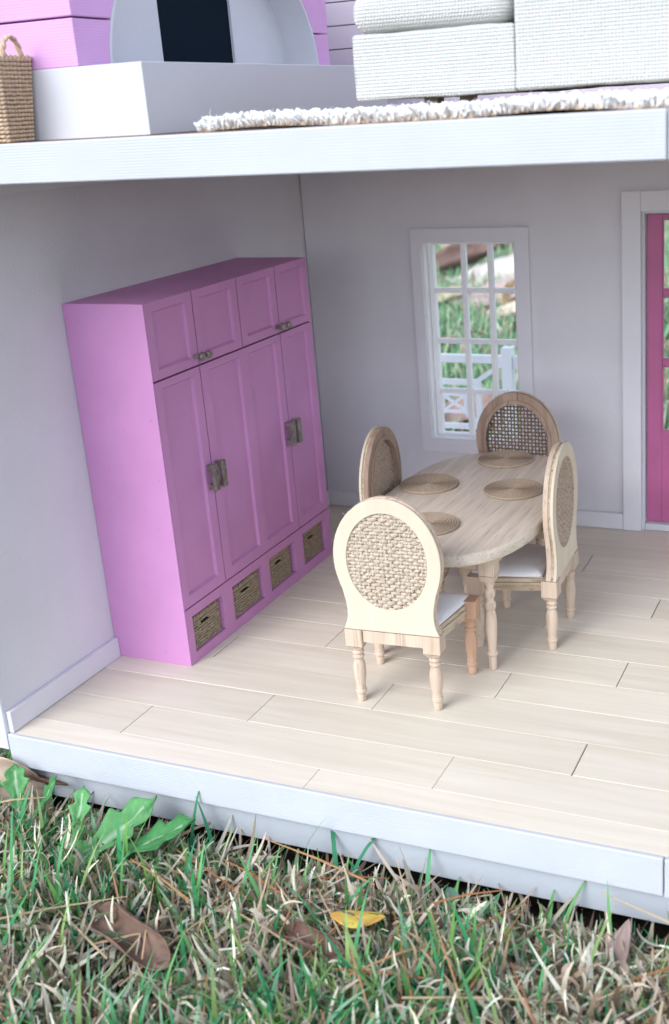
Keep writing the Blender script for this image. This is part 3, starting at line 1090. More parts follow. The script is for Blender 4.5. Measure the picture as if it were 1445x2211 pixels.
# ================================================================== UPSTAIRS
HZ = 3.246
fp = thing('fireplace', 'pink block fireplace with grey arch and dark opening, upstairs', 'fireplace', (0.6, 1.5, ZT))
B('hearth', 'gray', fp, (0.002, 1.176, 0.28, 2.76, ZT + 0.0005, HZ), 0.004)
fp.children[0].data.materials[0] = M['white_plain']
AC, AH, AV, AZ = 1.5165, 1.005, 0.70, 3.25


def arch_half(z):
    return AH * math.sqrt(max(0.0, 1 - ((z - AZ) / AV) ** 2)) if z > AZ else AH


FY0, FY1, FXF, FXB = 0.284, 2.665, 0.85, 0.645
zs = [HZ + 0.0005, 3.446, 3.646, 3.846, 4.046, 4.246]
for a, b in zip(zs[:-1], zs[1:]):
    lo, hi = a + 0.004 * (a > 3.3), b - 0.004
    if arch_half(lo) > 0.02:
        zl = np.linspace(lo, min(hi, AZ + AV), 9)
        for sgn, yo in ((-1, FY0), (1, FY1)):
            loop = [(yo, lo)] + [(AC + sgn * arch_half(q), q) for q in zl] + ([(AC, hi)] if hi > AZ + AV else []) + [(yo, hi)]
            MB().prism(loop, lambda p: (0.003, p[0], p[1]), lambda p: (FXF, p[0], p[1])).obj('brick', 'pink_brick', fp, bevel=0.004, seg=2)
    else:
        MB().box(0.003, FXF, FY0, FY1, lo, hi).obj('brick', 'pink_brick', fp, bevel=0.004)
mb = MB()
# back panel of the arch with the dark firebox opening, and the curved reveal
mb.box(FXB - 0.03, FXB, FY0 + 0.15, 1.216, HZ + 0.001, 4.0)
mb.box(FXB - 0.03, FXB, 1.905, FY1 - 0.1, HZ + 0.001, 4.0)
mb.box(FXB - 0.03, FXB, 1.216, 1.905, 3.95, 4.0)
mb.obj('arch_back', 'gray', fp)
mb = MB()
zz_ = [AZ + AV * math.sin(a) for a in np.linspace(0, PI / 2, 25)]
loop_o = [(AC - arch_half(q) - .0 + .0015, q) for q in [HZ + .001] + zz_] + [(AC + arch_half(q) - .0015, q) for q in (zz_[::-1] + [HZ + .001])]
for (p, q) in zip(loop_o[:-1], loop_o[1:]):
    dirs = lambda s_: (AC + (s_[0] - AC) * 0.985, s_[1] - 0.008 * (s_[1] > AZ + .1))
    mb.hexa([(FXB, p[0], p[1]), (FXB, dirs(p)[0], dirs(p)[1]), (FXF - .002, p[0], p[1]), (FXF - .002, dirs(p)[0], dirs(p)[1]),
             (FXB, q[0], q[1]), (FXB, dirs(q)[0], dirs(q)[1]), (FXF - .002, q[0], q[1]), (FXF - .002, dirs(q)[0], dirs(q)[1])])
mb.obj('arch_reveal', 'gray', fp)
B('firebox', 'navy', fp, (0.45, 0.63, 1.2162, 1.9048, HZ + 0.001, 3.949), 0)

# basket by the hearth
basket('storage_basket', 'wicker_light', 'pale woven storage basket with twisted handles beside the upstairs fireplace', (0.345, 0.165, ZT + 0.002), 0.46, 0.16, 0.345, 20, 22, 9, 0.0085, None, False, 0.028, 0.0, True)

# sofa
SY = 0.55
SB = 3.035
sf = thing('sofa', 'white woven canvas sofa standing on the shaggy rug upstairs', 'sofa', (2.9, 1.0, ZT))


def soft_box(name, d, mat, parent, r, seg=4, puff=0.0):
    """upholstered block: rounded edges, slightly uneven faces, optional crowned top"""
    x0, x1, y0, y1, z0, z1 = d
    lo, hi = Vector((x0, y0, z0)), Vector((x1, y1, z1))
    N = [max(6, int((b - a) / 0.03)) for a, b in zip(lo, hi)]

    def axis(a, b, n):
        inner = np.linspace(a + r, b - r, n)
        e = [a + r * (1 - math.cos(t)) for t in np.linspace(0, PI / 2, 6)[:-1]]
        return e + list(inner) + [b - (q - a) for q in e[::-1]]
    ax = [axis(lo[k], hi[k], N[k]) for k in range(3)]
    mb = MB()
    for k in range(3):
        u, v = (k + 1) % 3, (k + 2) % 3
        for side in (0, 1):
            vs = []
            for a in ax[u]:
                for b in ax[v]:
                    p = Vector((0, 0, 0))
                    p[k] = hi[k] if side else lo[k]
                    p[u], p[v] = a, b
                    c = Vector([min(max(p[q], lo[q] + r), hi[q] - r) for q in range(3)])
                    dlt = p - c
                    if dlt.length > 1e-9:
                        p = c + dlt.normalized() * r
                    nz = noise.noise((p.x * 4, p.y * 4, p.z * 4)) * 0.006 + noise.noise((p.x * 13, p.y * 13, p.z * 13)) * 0.0025
                    dn = dlt.normalized() if dlt.length > 1e-9 else Vector((0, 0, 0))
                    p = p + dn * nz
                    if puff:
                        fx = math.sin(PI * (p.x - x0) / (x1 - x0))
                        fy = math.sin(PI * min(1, (p.y - y0) / (y1 - y0) + .25))
                        if p.z > (z0 + z1) / 2:
                            p.z += puff * fx ** .5 * fy if fx > 0 else 0
                    vs.append(p)
            nu_, nv_ = len(ax[u]), len(ax[v])
            fs = []
            for i in range(nu_ - 1):
                for j in range(nv_ - 1):
                    f = (i * nv_ + j, (i + 1) * nv_ + j, (i + 1) * nv_ + j + 1, i * nv_ + j + 1)
                    fs.append(f if side else f[::-1])
            mb.add(vs, fs)
    o = mb.obj(name, mat, parent, smooth=True)
    md = o.modifiers.new("weld", 'WELD')
    md.merge_threshold = 0.0004
    return o


soft_box('seat_base', (2.03, 2.733, SY, 1.5, SB, 3.292), 'sofa', sf, 0.014)
soft_box('seat_cushion', (2.03, 2.729, SY - 0.014, 1.42, 3.292, 3.445), 'sofa', sf, 0.068, 8, 0.03)
soft_box('arm', (2.738, 3.46, SY - 0.02, 1.5, SB + 0.004, 3.66), 'sofa', sf, 0.016)
soft_box('backrest', (2.03, 3.46, 1.503, 1.72, SB + 0.004, 3.85), 'sofa', sf, 0.03)
for x, y in ((2.2, SY + .45), (3.36, SY + .45), (2.14, 1.6), (3.36, 1.6)):
    B('foot', 'leg', sf, (x - .035, x + .035, y - .035, y + .035, ZT + .0222, SB + .003), 0.004)
for x in (2.036, 2.7275):
    MB().tube([(x, SY + 0.004, SB + .01), (x, SY + 0.001, 3.15), (x, SY + 0.004, 3.285)], 0.0035, 6).obj('piping', 'sofa', sf)

# shaggy rug: backing and tufts
RX0, RX1, RY0_, RY1_ = 1.56, 3.95, 0.10, 1.9


def rug_front(x):
    return RY0_ + 0.03 * math.sin(x * 3.1 + 0.5) - 0.012 * (x - 2) + 0.01 * math.sin(x * 11)


rg = thing('rug', 'shaggy white rug along the edge of the upper floor', 'rug', (2.7, 1.0, ZT))
mb = MB()
NX = 60
for i in range(NX):
    xa, xb = RX0 + (RX1 - RX0) * i / NX, RX0 + (RX1 - RX0) * (i + 1) / NX
    ya, yb = rug_front(xa), rug_front(xb)
    l0, l1 = 0.011 * max(0, math.sin(xa * 5.3 - 1.9)), 0.011 * max(0, math.sin(xb * 5.3 - 1.9))
    mb.hexa([(xa, ya, ZT + l0 + .001), (xa, ya, ZT + .014 + l0), (xa, RY1_, ZT + .001), (xa, RY1_, ZT + .02), (xb, yb, ZT + l1 + .001), (xb, yb, ZT + .014 + l1), (xb, RY1_, ZT + .001), (xb, RY1_, ZT + .02)])
mb.obj('rug_backing', 'backing', rg)


def tuft_mesh(seed):
    rr = random.Random(seed)
    mb = MB()
    L = rr.uniform(0.022, 0.040)
    b1, b2 = rr.uniform(-.02, .02), rr.uniform(-.02, .02)
    pts = [(0, 0, 0), (b1 * .3, b2 * .3, L * .4), (b1 * .9, b2 * .9, L * .8), (b1 * 1.4, b2 * 1.4, L)]
    r = rr.uniform(.0045, .007)
    pts.append((b1 * 1.5, b2 * 1.5, L + r * .6))
    mb.tube(pts, [r * .8, r, r * 1.1, r * 1.05, r * .5], 6)
    return np.array(mb.v), mb.f


tm = [tuft_mesh(i) for i in range(24)]
mb = MB()
cnt = 0
y = 0.0
while y < 1.75:
    step = 0.0105 if y < 0.08 else 0.024 if y < 0.5 else 0.034
    x = RX0
    while x < RX1:
        fy = rug_front(x)
        px, py = x + rnd.uniform(-.009, .009), fy + y + rnd.uniform(-.008, .008)
        v, f = tm[rnd.randrange(24)]
        a = rnd.uniform(0, 2 * PI)
        ca, sa = math.cos(a), math.sin(a)
        lean = (-0.5 if y < 0.02 else 0) * rnd.uniform(.3, 1.2)
        k = rnd.uniform(.8, 1.2)
        under = 2.0 < px < 3.5 and py > SY + .01
        kz = k * (0.9 if under else 1.0)
        X = (v[:, 0] * ca - v[:, 1] * sa) * k + px
        Y = (v[:, 0] * sa + v[:, 1] * ca) * k + py + v[:, 2] * lean
        Zq = v[:, 2] * kz + ZT + (0.003 if y < 0.01 else 0.012) + 0.011 * max(0, math.sin(x * 5.3 - 1.9)) * (y < .1)
        mb.add(np.stack([X, Y, Zq], 1).tolist(), f)
        x += step
    y += step
# loose end tufts on the left side
tf = mb.obj('tuft', 'tuft', rg, smooth=True)
tf['kind'] = 'stuff'
mb = MB()
for k in range(420):
    x = rnd.uniform(RX0 - .01, RX1)
    p = Vector((x, rug_front(x) + rnd.uniform(0, .1), ZT + .045))
    if k < 45:
        p = Vector((RX0 + rnd.uniform(0.02, .12), RY0_ + rnd.uniform(0, .25), ZT + .05))
    d = Vector((rnd.uniform(-1, 1), rnd.uniform(-.6, .2), rnd.uniform(.1, 1)))
    L = rnd.uniform(.015, .045)
    mb.tube([p, p + d * L * .5, p + d * L * .8 + Vector((rnd.uniform(-1, 1), 0, rnd.uniform(-1, .4))) * L * .4], [.0012, .001, .0006], 3)
ff = mb.obj('loose_fibre', 'tuft', rg)
ff['kind'] = 'stuff'

# ================================================================== LAWN
def ground_z(x, y):
    return GZ + 0.03 * noise.noise((x * 0.9, y * 0.9, 0.3)) + 0.012 * noise.noise((x * 4, y * 4, 2.0))


mb = MB()
xs = list(np.linspace(-1.2, 4.8, 76))
ysg = list(np.linspace(-2.4, 0.8, 44))
xs = [-1500, -300, -60, -25, -12, -6, -3] + xs + [7, 10, 15, 30, 70, 300, 1500]
ysg = [-1500, -300, -60, -20, -8, -4] + ysg + [2, 4, 6, 8, 10, 12, 15, 18, 22, 27, 33, 45, 80, 300, 1500]
nx = len(xs)
mb.add([(x, y, ground_z(x, y) - 0.02 if abs(x) < 100 and abs(y) < 100 else GZ - .02) for y in ysg for x in xs],
       [(j * nx + i, j * nx + i + 1, (j + 1) * nx + i + 1, (j + 1) * nx + i) for j in range(len(ysg) - 1) for i in range(nx - 1)])
tg = NT("lawn_ground")
cg = tg.coords()
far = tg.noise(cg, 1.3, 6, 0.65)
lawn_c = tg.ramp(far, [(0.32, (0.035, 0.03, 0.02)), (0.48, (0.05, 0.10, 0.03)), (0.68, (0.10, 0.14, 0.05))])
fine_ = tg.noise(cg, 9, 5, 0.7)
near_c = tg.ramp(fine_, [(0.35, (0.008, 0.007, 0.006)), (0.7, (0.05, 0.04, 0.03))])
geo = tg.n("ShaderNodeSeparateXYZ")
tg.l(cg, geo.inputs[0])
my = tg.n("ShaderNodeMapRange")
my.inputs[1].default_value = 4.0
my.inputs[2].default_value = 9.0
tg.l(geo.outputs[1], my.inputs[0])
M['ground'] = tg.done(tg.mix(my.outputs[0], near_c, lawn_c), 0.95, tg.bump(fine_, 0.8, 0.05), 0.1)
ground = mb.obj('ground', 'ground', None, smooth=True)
tag(ground, 'lawn ground under and around the dollhouse', None, None, 'structure')


def ribbons(base, yaw, lean, curl, L, W, col, segs=4, tip=0.05, twist=None, fold=False):
    """many blades at once: arrays of length n -> verts, faces, colours"""
    n = len(L)
    s_ = np.linspace(0, 1, segs + 1)
    d = np.stack([np.cos(yaw), np.sin(yaw), np.zeros(n)], 1)
    side = np.stack([-np.sin(yaw), np.cos(yaw), np.zeros(n)], 1)
    ang0 = lean[:, None] + curl[:, None] * s_[None, :]
    seg = L[:, None] / segs
    hx = np.concatenate([np.zeros((n, 1)), np.cumsum(np.sin(ang0[:, :-1]) * seg, 1)], 1)
    hz = np.concatenate([np.zeros((n, 1)), np.cumsum(np.cos(ang0[:, :-1]) * seg, 1)], 1)
    wd = W[:, None] * (np.sin(np.pi * (0.28 + 0.72 * s_[None, :])) * 0.9 + tip)
    wd[:, -1] = W * tip
    tw = (twist[:, None] if twist is not None else np.zeros((n, 1))) * s_[None, :]
    up = np.array([0, 0, 1.0])
    # side vector rotates with twist around blade direction (approx)
    sv = side[:, None, :] * np.cos(tw)[..., None] + (d[:, None, :] * np.cos(ang0)[..., None] - up * np.sin(ang0)[..., None]) * np.sin(tw)[..., None]
    c = base[:, None, :] + d[:, None, :] * hx[..., None] + up * hz[..., None]
    a = c - sv * wd[..., None] / 2
    b = c + sv * wd[..., None] / 2
    v = np.stack([a, b], 2).reshape(n, (segs + 1) * 2, 3)
    v[..., 2] = np.maximum(v[..., 2], GZ - 0.03)
    idx = np.arange(segs) * 2
    f1 = np.stack([idx, idx + 1, idx + 3, idx + 2], 1)
    f = (f1[None] + (np.arange(n) * (segs + 1) * 2)[:, None, None]).reshape(-1, 4)
    cc = np.repeat(col, (segs + 1) * 2, axis=0)
    return v.reshape(-1, 3), f, cc


def stuff_mesh(name, parts, mat, label=None, smooth=True):
    off = 0
    V, F, K = [], [], []
    for v, f, c in parts:
        V.append(v)
        F.append(f + off)
        K.append(c)
        off += len(v)
    V = np.concatenate(V)
    F = np.concatenate(F)
    K = np.concatenate(K)
    me = bpy.data.meshes.new(name)
    me.vertices.add(len(V))
    me.vertices.foreach_set("co", V.astype(np.float32).ravel())
    me.loops.add(F.size)
    me.loops.foreach_set("vertex_index", F.astype(np.int32).ravel())
    me.polygons.add(len(F))
    me.polygons.foreach_set("loop_start", np.arange(0, F.size, 4, dtype=np.int32))
    me.polygons.foreach_set("loop_total", np.full(len(F), 4, dtype=np.int32))
    at = me.color_attributes.new("Col", 'FLOAT_COLOR', 'POINT')
    at.data.foreach_set("color", np.concatenate([K, np.ones((len(K), 1))], 1).astype(np.float32).ravel())
    me.update(calc_edges=True)
    me.validate()
    if smooth:
        me.polygons.foreach_set("use_smooth", [True] * len(me.polygons))
    me.materials.append(M[mat])
    o = bpy.data.objects.new(name, me)
    C.objects.link(o)
    tag(o, label, None, None, 'stuff')
    return o


def scatter(n, x0, x1, y0, y1, keep=None, clump=0.0):
    out = np.zeros((0, 2))
    while len(out) < n:
        p = np.stack([nr.uniform(x0, x1, n), nr.uniform(y0, y1, n)], 1)
        if keep is not None:
            p = p[keep(p)]
        out = np.concatenate([out, p])
    return out[:n]


def palette(cols, n, jit=0.18):
    cols = np.array(cols)
    c = cols[nr.integers(0, len(cols), n)]
    return np.clip(c * (1 + nr.uniform(-jit, jit, (n, 1))) * (1 + nr.uniform(-0.05, .05, (n, 3))), 0, 1)


def on_lawn(p):
    x, y = p[:, 0], p[:, 1]
    return ~((x > -0.06) & (x < XR + .1) & (y > -0.01) & (y < 4.0))


def zof(p, lift=0.0):
    return np.array([ground_z(a, b) for a, b in p]) + lift


GREEN = [(0.04, 0.24, 0.09), (0.05, 0.33, 0.11), (0.02, 0.14, 0.06), (0.10, 0.40, 0.16), (0.16, 0.40, 0.13), (0.05, 0.29, 0.14), (0.24, 0.45, 0.26), (0.16, 0.36, 0.08), (0.28, 0.42, 0.14)]
STRAW = [(0.47, 0.40, 0.30), (0.38, 0.32, 0.25), (0.57, 0.50, 0.39), (0.30, 0.23, 0.17), (0.43, 0.39, 0.33), (0.64, 0.57, 0.45), (0.14, 0.10, 0.07), (0.38, 0.27, 0.18)]
PALEGREEN = [(0.28, 0.33, 0.20), (0.34, 0.38, 0.24), (0.22, 0.30, 0.17)]


def patchy(p, f, lo, seed):
    v = np.array([noise.noise((a * f, b * f, seed)) for a, b in p])
    return v > lo


def near_set(n, kind, region, keep=None):
    x0, x1, y0, y1 = region
    kk = (lambda p: on_lawn(p) & keep(p)) if keep else on_lawn
    p = scatter(n, x0, x1, y0, y1, kk)
    z = zof(p)
    base = np.concatenate([p, z[:, None]], 1)
    U = lambda a, b: nr.uniform(a, b, n)
    # blades stay short in the strip sheltered by the house
    sh = np.where(p[:, 0] > 0, np.clip(0.45 + (-p[:, 1]) * 1.1, 0.45, 1.0), 1.0)
    if kind == 'green':
        return ribbons(base, U(0, 2 * PI), U(.05, .85), U(-.3, 1.5), sh * U(.12, .36), U(.011, .024), palette(GREEN, n), 5, .04, U(-.8, .8))
    if kind == 'long':
        return ribbons(base, U(0, 2 * PI), U(.02, .55), U(.1, 1.2), sh * U(.22, .52), U(.016, .034), palette(GREEN[1:2] + GREEN[3:], n), 7, .03, U(-.5, .5))
    if kind == 'strawlong':
        base[:, 2] += U(.0, .1)
        return ribbons(base, U(0, 2 * PI), U(.95, 1.6), U(-.4, .4), U(.14, .38), U(.010, .022), palette(STRAW, n), 4, .25, U(-1.5, 1.5))
    if kind == 'curl':
        base[:, 2] += U(-.01, .12)
        return ribbons(base, U(0, 2 * PI), U(.2, 1.6), U(-4, 4), sh * U(.10, .30), U(.010, .023), palette([tuple(min(.85, q * 1.55) for q in c) for c in STRAW[:6]] + STRAW[6:], n), 6, .3, U(-2.5, 2.5))
    if kind == 'tangle':
        base[:, 2] += U(.0, .12)
        return ribbons(base, U(0, 2 * PI), U(.9, 1.6), U(-1.3, 1.3), sh * U(.22, .5), U(.009, .018), palette([tuple(min(.85, q * 1.5) for q in c) for c in STRAW[:6]], n), 8, .3, U(-2, 2))
    if kind == 'stub':
        return ribbons(base, U(0, 2 * PI), U(.0, .8), U(-.5, .9), U(.08, .22), U(.012, .026), palette(PALEGREEN + STRAW[:3], n), 4, .3, U(-1, 1))


def clear(p):
    """thin spots where the fallen leaves lie"""
    k = np.ones(len(p), bool)
    for cx, cy, rx, ry in ((1.36, -.94, .30, .17), (2.06, -.66, .17, .12), (2.20, -.52, .14, .12)):
        k &= ((p[:, 0] - cx) / rx) ** 2 + ((p[:, 1] - cy) / ry) ** 2 > 1
    return k


REG = (-1.0, 4.5, -1.75, -0.06)
REGL = (-1.6, -0.03, 0.0, 3.0)
stuff_mesh('grass', [near_set(6500, 'green', REG, clear), near_set(7500, 'green', REG, lambda p: patchy(p, 1.1, 0.02, 5.0) & clear(p)), near_set(1100, 'long', REG, clear), near_set(1100, 'long', REG, lambda p: patchy(p, 1.1, 0.08, 5.0) & clear(p)),
                     near_set(2500, 'green', REGL), near_set(600, 'long', (-1.2, 0.0, -.3, 1.4)),
                     near_set(1200, 'green', (2.2, 4.5, -.35, 0.0)), near_set(250, 'green', (-.3, 4.5, -.12, 0.0))], 'grass', 'short green grass of the lawn in front of the dollhouse')
stuff_mesh('dry_grass', [near_set(1700, 'tangle', REG, clear), near_set(21000, 'curl', REG, clear), near_set(5500, 'strawlong', REG, clear), near_set(3500, 'stub', REG), near_set(5000, 'curl', REGL),
                         near_set(1500, 'strawlong', REGL)], 'straw', 'pale dead grass and curled thatch between the green blades')


# lawn beyond the house, seen through the window and door
def cone(p):
    x, y = p[:, 0], p[:, 1]
    return (x < 4.3 - (y - 4) * 0.02) & (x > 1.0 - (y - 4) * 0.52 - .8)


def far_set(n, kind):
    p = scatter(n, -13, 4.5, 5.0, 30, cone)
    z = zof(p)
    base = np.concatenate([p, z[:, None]], 1)
    U = lambda a, b: nr.uniform(a, b, n)
    if kind == 'green':
        return ribbons(base, U(0, 2 * PI), U(.0, .9), U(-.2, 1.3), U(.18, .5), U(.025, .05), palette([(0.20, 0.46, 0.22), (0.30, 0.58, 0.32), (0.14, 0.34, 0.16), (0.44, 0.60, 0.38), (0.58, 0.60, 0.42)], n), 4, .05, U(-.8, .8))
    return ribbons(base, U(0, 2 * PI), U(.3, 1.5), U(-1, 1.5), U(.15, .5), U(.025, .06), palette(STRAW, n), 4, .3, U(-2, 2))


stuff_mesh('grass', [far_set(42000, 'green')], 'grass', 'green lawn beyond the house seen through the window')
stuff_mesh('dry_grass', [far_set(16000, 'straw')], 'straw', 'dead grass on the lawn beyond the house')

def hero_blades():
    sp = [(1.15, -.12, .50, 80, .1, .5), (1.30, -.10, .42, 150, .15, .6), (1.95, -.10, .62, 120, .1, 1.9), (2.0, -.12, .60, 60, .12, 1.7), (1.72, -.10, .48, 20, .1, .7),
          (2.4, -.12, .40, 100, .2, .8), (.62, -.75, .62, 95, .08, .3), (.75, -.8, .55, 70, .1, .4), (1.45, -.55, .5, 85, .2, .3), (1.62, -.45, .5, 75, .15, .5),
          (3.0, -.12, .42, 60, .3, .8), (3.25, -.15, .4, 110, .1, .5), (.5, -.85, .5, 120, .1, .3)]
    a = np.array(sp)
    n = len(a)
    base = np.stack([a[:, 0], a[:, 1], zof(a[:, :2])], 1)
    return ribbons(base, np.radians(a[:, 3]), a[:, 4], a[:, 5], a[:, 2], np.full(n, .024), palette(GREEN[3:6], n), 10, .04, np.zeros(n))


stuff_mesh('grass', [hero_blades()], 'grass', 'a few long arching grass blades in front of the lip')

# pine straw: long thin needles lying over the thatch
mb = MB()
for k in range(190):
    x, y = rnd.uniform(-.8, 4.0), rnd.uniform(-1.5, -.02)
    mb.col = rnd.choice([(0.45, 0.20, 0.09), (0.55, 0.30, 0.15), (0.66, 0.50, 0.30), (0.62, 0.45, 0.28)])
    a = rnd.uniform(0, PI)
    L = rnd.uniform(.3, .7)
    z = ground_z(x, y) + rnd.uniform(.12, .26)
    p = Vector((x, y, z))
    d = Vector((math.cos(a), math.sin(a), rnd.uniform(-.12, .12)))
    q = p + d * L
    if q.y > -.01 and q.x > -0.1:
        continue
    mb.tube([p, p + d * L * .5 + Vector((0, 0, .012)), q], [.0045, .0045, .002], 4)
o = mb.obj('pine_straw', 'straw')
tag(o, 'long thin brown pine needles strewn over the lawn', None, None, 'stuff')


# ------------------------------------------------------------------ fallen leaves and dandelion
def leaf(name, outline_f, L, colf, loc, yaw, pitch, roll, curl=0.0, bow=0.0, crinkle=0.01, nu=26, nv=14, seed=0, parent=None, midrib=0.0, thick=0.004, ribcol=None, piv=0.3):
    """leaf along +x; outline_f(u)-> half width at u; curl rolls it across, bow bends it along"""
    mb = MB()
    vs, cs = [], []
    for i in range(nu + 1):
        u = i / nu
        w = max(0.0008, outline_f(u)) * L
        for j in range(nv + 1):
            v = (j / nv * 2 - 1)
            s_ = v * w
            if abs(curl) > 1e-4:
                a = s_ / (L * 0.25) * curl
                yy = math.sin(a) / curl * L * 0.25
                zz1 = (1 - math.cos(a)) / curl * L * 0.25
            else:
                yy, zz1 = s_, 0.0
            b = bow * (u - piv)
            xx = math.sin(b) / bow * L if abs(bow) > 1e-4 else (u - piv) * L
            zb = (1 - math.cos(b)) / bow * L if abs(bow) > 1e-4 else 0.0
            cr = crinkle * L * (noise.noise((u * 5, v * 2.2, seed)) + .4 * noise.noise((u * 14, v * 6, seed + 4)))
            rib = -midrib * L * math.exp(-(v * w / (0.02 * L)) ** 2) + 0.004 * L * math.sin((u * 9 - abs(v) * 2.5) * 2 * PI) * min(1, abs(v) * 2) * (midrib > 0)
            vs.append((xx, yy, zb + zz1 + cr + rib))
            c_ = colf(u, v)
            if ribcol and abs(v * w) < 0.011 * L and u < .9:
                c_ = ribcol
            cs.append(c_)
    o = len(mb.v)
    mb.v = vs
    mb.c = cs
    mb.f = [(i * (nv + 1) + j, (i + 1) * (nv + 1) + j, (i + 1) * (nv + 1) + j + 1, i * (nv + 1) + j + 1) for i in range(nu) for j in range(nv)]
    ob = mb.obj(name, 'leaf', parent, smooth=True, local=True, solid=thick)
    ob.location = loc
    ob.rotation_euler = (roll, pitch, yaw)
    return ob


def oval_leaf(w=0.25, p=1.0):
    return lambda u: w * math.sin(PI * min(1, max(0, u)) ** p) ** 0.8 if 0 < u < 1 else 0.0


def brown(base, seed=0, dark=0.6):
    def f(u, v):
        k = 0.5 + 0.5 * noise.noise((u * 4, v * 3, seed))
        vein = 0.78 if abs(math.sin((u * 9 - abs(v) * 2.2) * PI)) < 0.15 else 1.0
        return tuple(c * (dark + (1 - dark) * k * 1.6) * vein for c in base)
    return f


def leaf_thing(label, *a, cat='leaf', **k):
    o = leaf('fallen_leaf', *a, **k)
    return tag(o, label, cat)


def gz(x, y, h):
    return (x, y, ground_z(x, y) + h)


# left: the big curled tan leaf leaning on the corner of the house
leaf_thing('curled tan dead leaf leaning against the lower left corner of the house', oval_leaf(.34, .9), 0.50, brown((0.58, 0.44, 0.34), 3), (-0.07, -0.09, -0.235), math.radians(8), math.radians(16), math.radians(36), curl=1.2, bow=-0.7, crinkle=.02, seed=3, midrib=.01)
leaf_thing('smaller dark brown leaf tip poking out under the left end of the lip', oval_leaf(.20, .8), 0.34, brown((0.24, 0.14, 0.10), 5), (0.10, -0.01, -0.235), math.radians(2), math.radians(10), math.radians(-30), curl=1.2, bow=.4, seed=5, midrib=.01)
leaf_thing('long dull brown leaf half buried in the thatch at lower left', oval_leaf(.24, .8), 0.62, brown((0.24, 0.15, 0.11), 8, .75), (1.25, -.76, -.31), math.radians(-18), math.radians(3), math.radians(32), curl=2.3, bow=.7, crinkle=.05, seed=8, midrib=.008)
leaf_thing('dark brown curled leaf beside the yellow leaf', oval_leaf(.27, .9), 0.36, brown((0.20, 0.115, 0.085), 9, .7), (2.03, -.56, -.31), math.radians(-14), math.radians(2), math.radians(25), curl=2.2, bow=.5, crinkle=.05, seed=9, midrib=.008)
yel = leaf_thing('small yellow oval leaf with orange tinge lying on the grass', oval_leaf(.26, 1.0), 0.25,
                 lambda u, v: tuple(np.array((0.74, 0.62, 0.12)) * (1 - .55 * smoothstep(.1, .6, noise.noise((u * 4, v * 2, 3)) + .35)) + np.array((0.75, 0.25, 0.07)) * .55 * smoothstep(.1, .6, noise.noise((u * 4, v * 2, 3)) + .35)),
                 (2.165, -.42, -.275), math.radians(8), math.radians(0), math.radians(-6), curl=-.35, bow=.3, seed=4, midrib=.006)
leaf_thing('pointed rust brown leaf tip standing up beside the dandelion', oval_leaf(.22, .6), 0.22, brown((0.26, 0.10, 0.07), 2), gz(0.42, -0.10, .12), math.radians(20), math.radians(-75), 0.4, curl=.8, seed=2)
leaf_thing('grey brown leaf scrap standing up at the right in the grass', oval_leaf(.16, .8), 0.32, brown((0.40, 0.29, 0.26), 12), gz(3.28, -.27, .12), math.radians(60), math.radians(-55), .2, curl=.7, bow=.4, seed=12)
leaf_thing('wrinkled red brown leaf in shade just below the left end of the lip', oval_leaf(.3, .8), 0.5, brown((0.14, 0.07, 0.055), 15, .6), gz(0.45, -0.12, .10), math.radians(-15), 0.05, 0.1, curl=.5, crinkle=.03, seed=15)

# leaves on the far lawn
far_leaves = [
    ('dark brown leaf filling the upper left of the window view', 955, 582, 1.9, (0.22, 0.14, 0.12), 20, .9, .28),
    ('broad pale cream leaf across the upper window panes', 1062, 603, 2.9, (0.66, 0.60, 0.55), 12, .5, .2),
    ('orange leaf in the middle of the top window row', 1028, 538, 1.3, (0.60, 0.40, 0.20), 70, .5, .3),
    ('pinkish tan leaf at the top left of the window view', 985, 535, 1.7, (0.58, 0.40, 0.34), -30, .8, .25),
    ('dark brown leaf at the top right corner of the window view', 1100, 530, 1.7, (0.16, 0.09, 0.07), 10, .6, .25),
    ('flat grey pink leaf in the second window row', 1035, 650, 2.0, (0.50, 0.40, 0.37), 4, .4, .2),
    ('orange and yellow leaf at the right edge of the window view', 1108, 660, 1.2, (0.62, 0.45, 0.25), 95, .6, .3),
    ('pale yellow leaf left in the second window row', 950, 652, 0.8, (0.60, 0.54, 0.38), 40, .8, .3),
    ('red brown leaf lying behind the porch railing', 978, 905, 0.95, (0.36, 0.25, 0.22), 5, .4, .34),
    ('small brown leaf just above the railing', 953, 740, 0.4, (0.27, 0.17, 0.13), 0, .5, .25),
    ('cream leaf at the right of the second window row', 1090, 676, 1.1, (0.68, 0.60, 0.48), -8, .5, .2),
]
CP = Vector(cam.location)
CR = cam.rotation_euler.to_matrix()
f_px, ppx, ppy = 2463.7353, 722.5 + 224.5, 1105.5 - 80.9
for i, (lb, u, v, L, c_, yaw, curl, wd) in enumerate(far_leaves):
    d = CR @ Vector(((u - ppx) / f_px, -(v - ppy) / f_px, -1))
    t = (GZ + 0.24 - CP.z) / d.z
    p = CP + d * t
    leaf_thing(lb + '', oval_leaf(wd, .9), L, brown(c_, 20 + i, .7), (p.x, p.y, p.z), math.radians(yaw), math.radians(-6), math.radians(22), curl=curl * 1.8, bow=.9, crinkle=.06, seed=20 + i, nu=20, nv=10, thick=.01)


# dandelion: lobed leaves from one crown
def lobed(w, lobes, depth):
    def f(u):
        if u <= 0 or u >= 1:
            return 0.0
        env = w * (0.16 + 0.84 * smoothstep(.12, .75, u)) * (1 - smoothstep(.78, 1.0, u) ** 1.3)
        ph = (u * lobes) % 1.0
        tooth = ph ** 1.3 if ph < .8 else (1 - ph) / .2
        return env * (1 - depth * (1 - tooth) * (1 - smoothstep(.8, .95, u)))
    return f


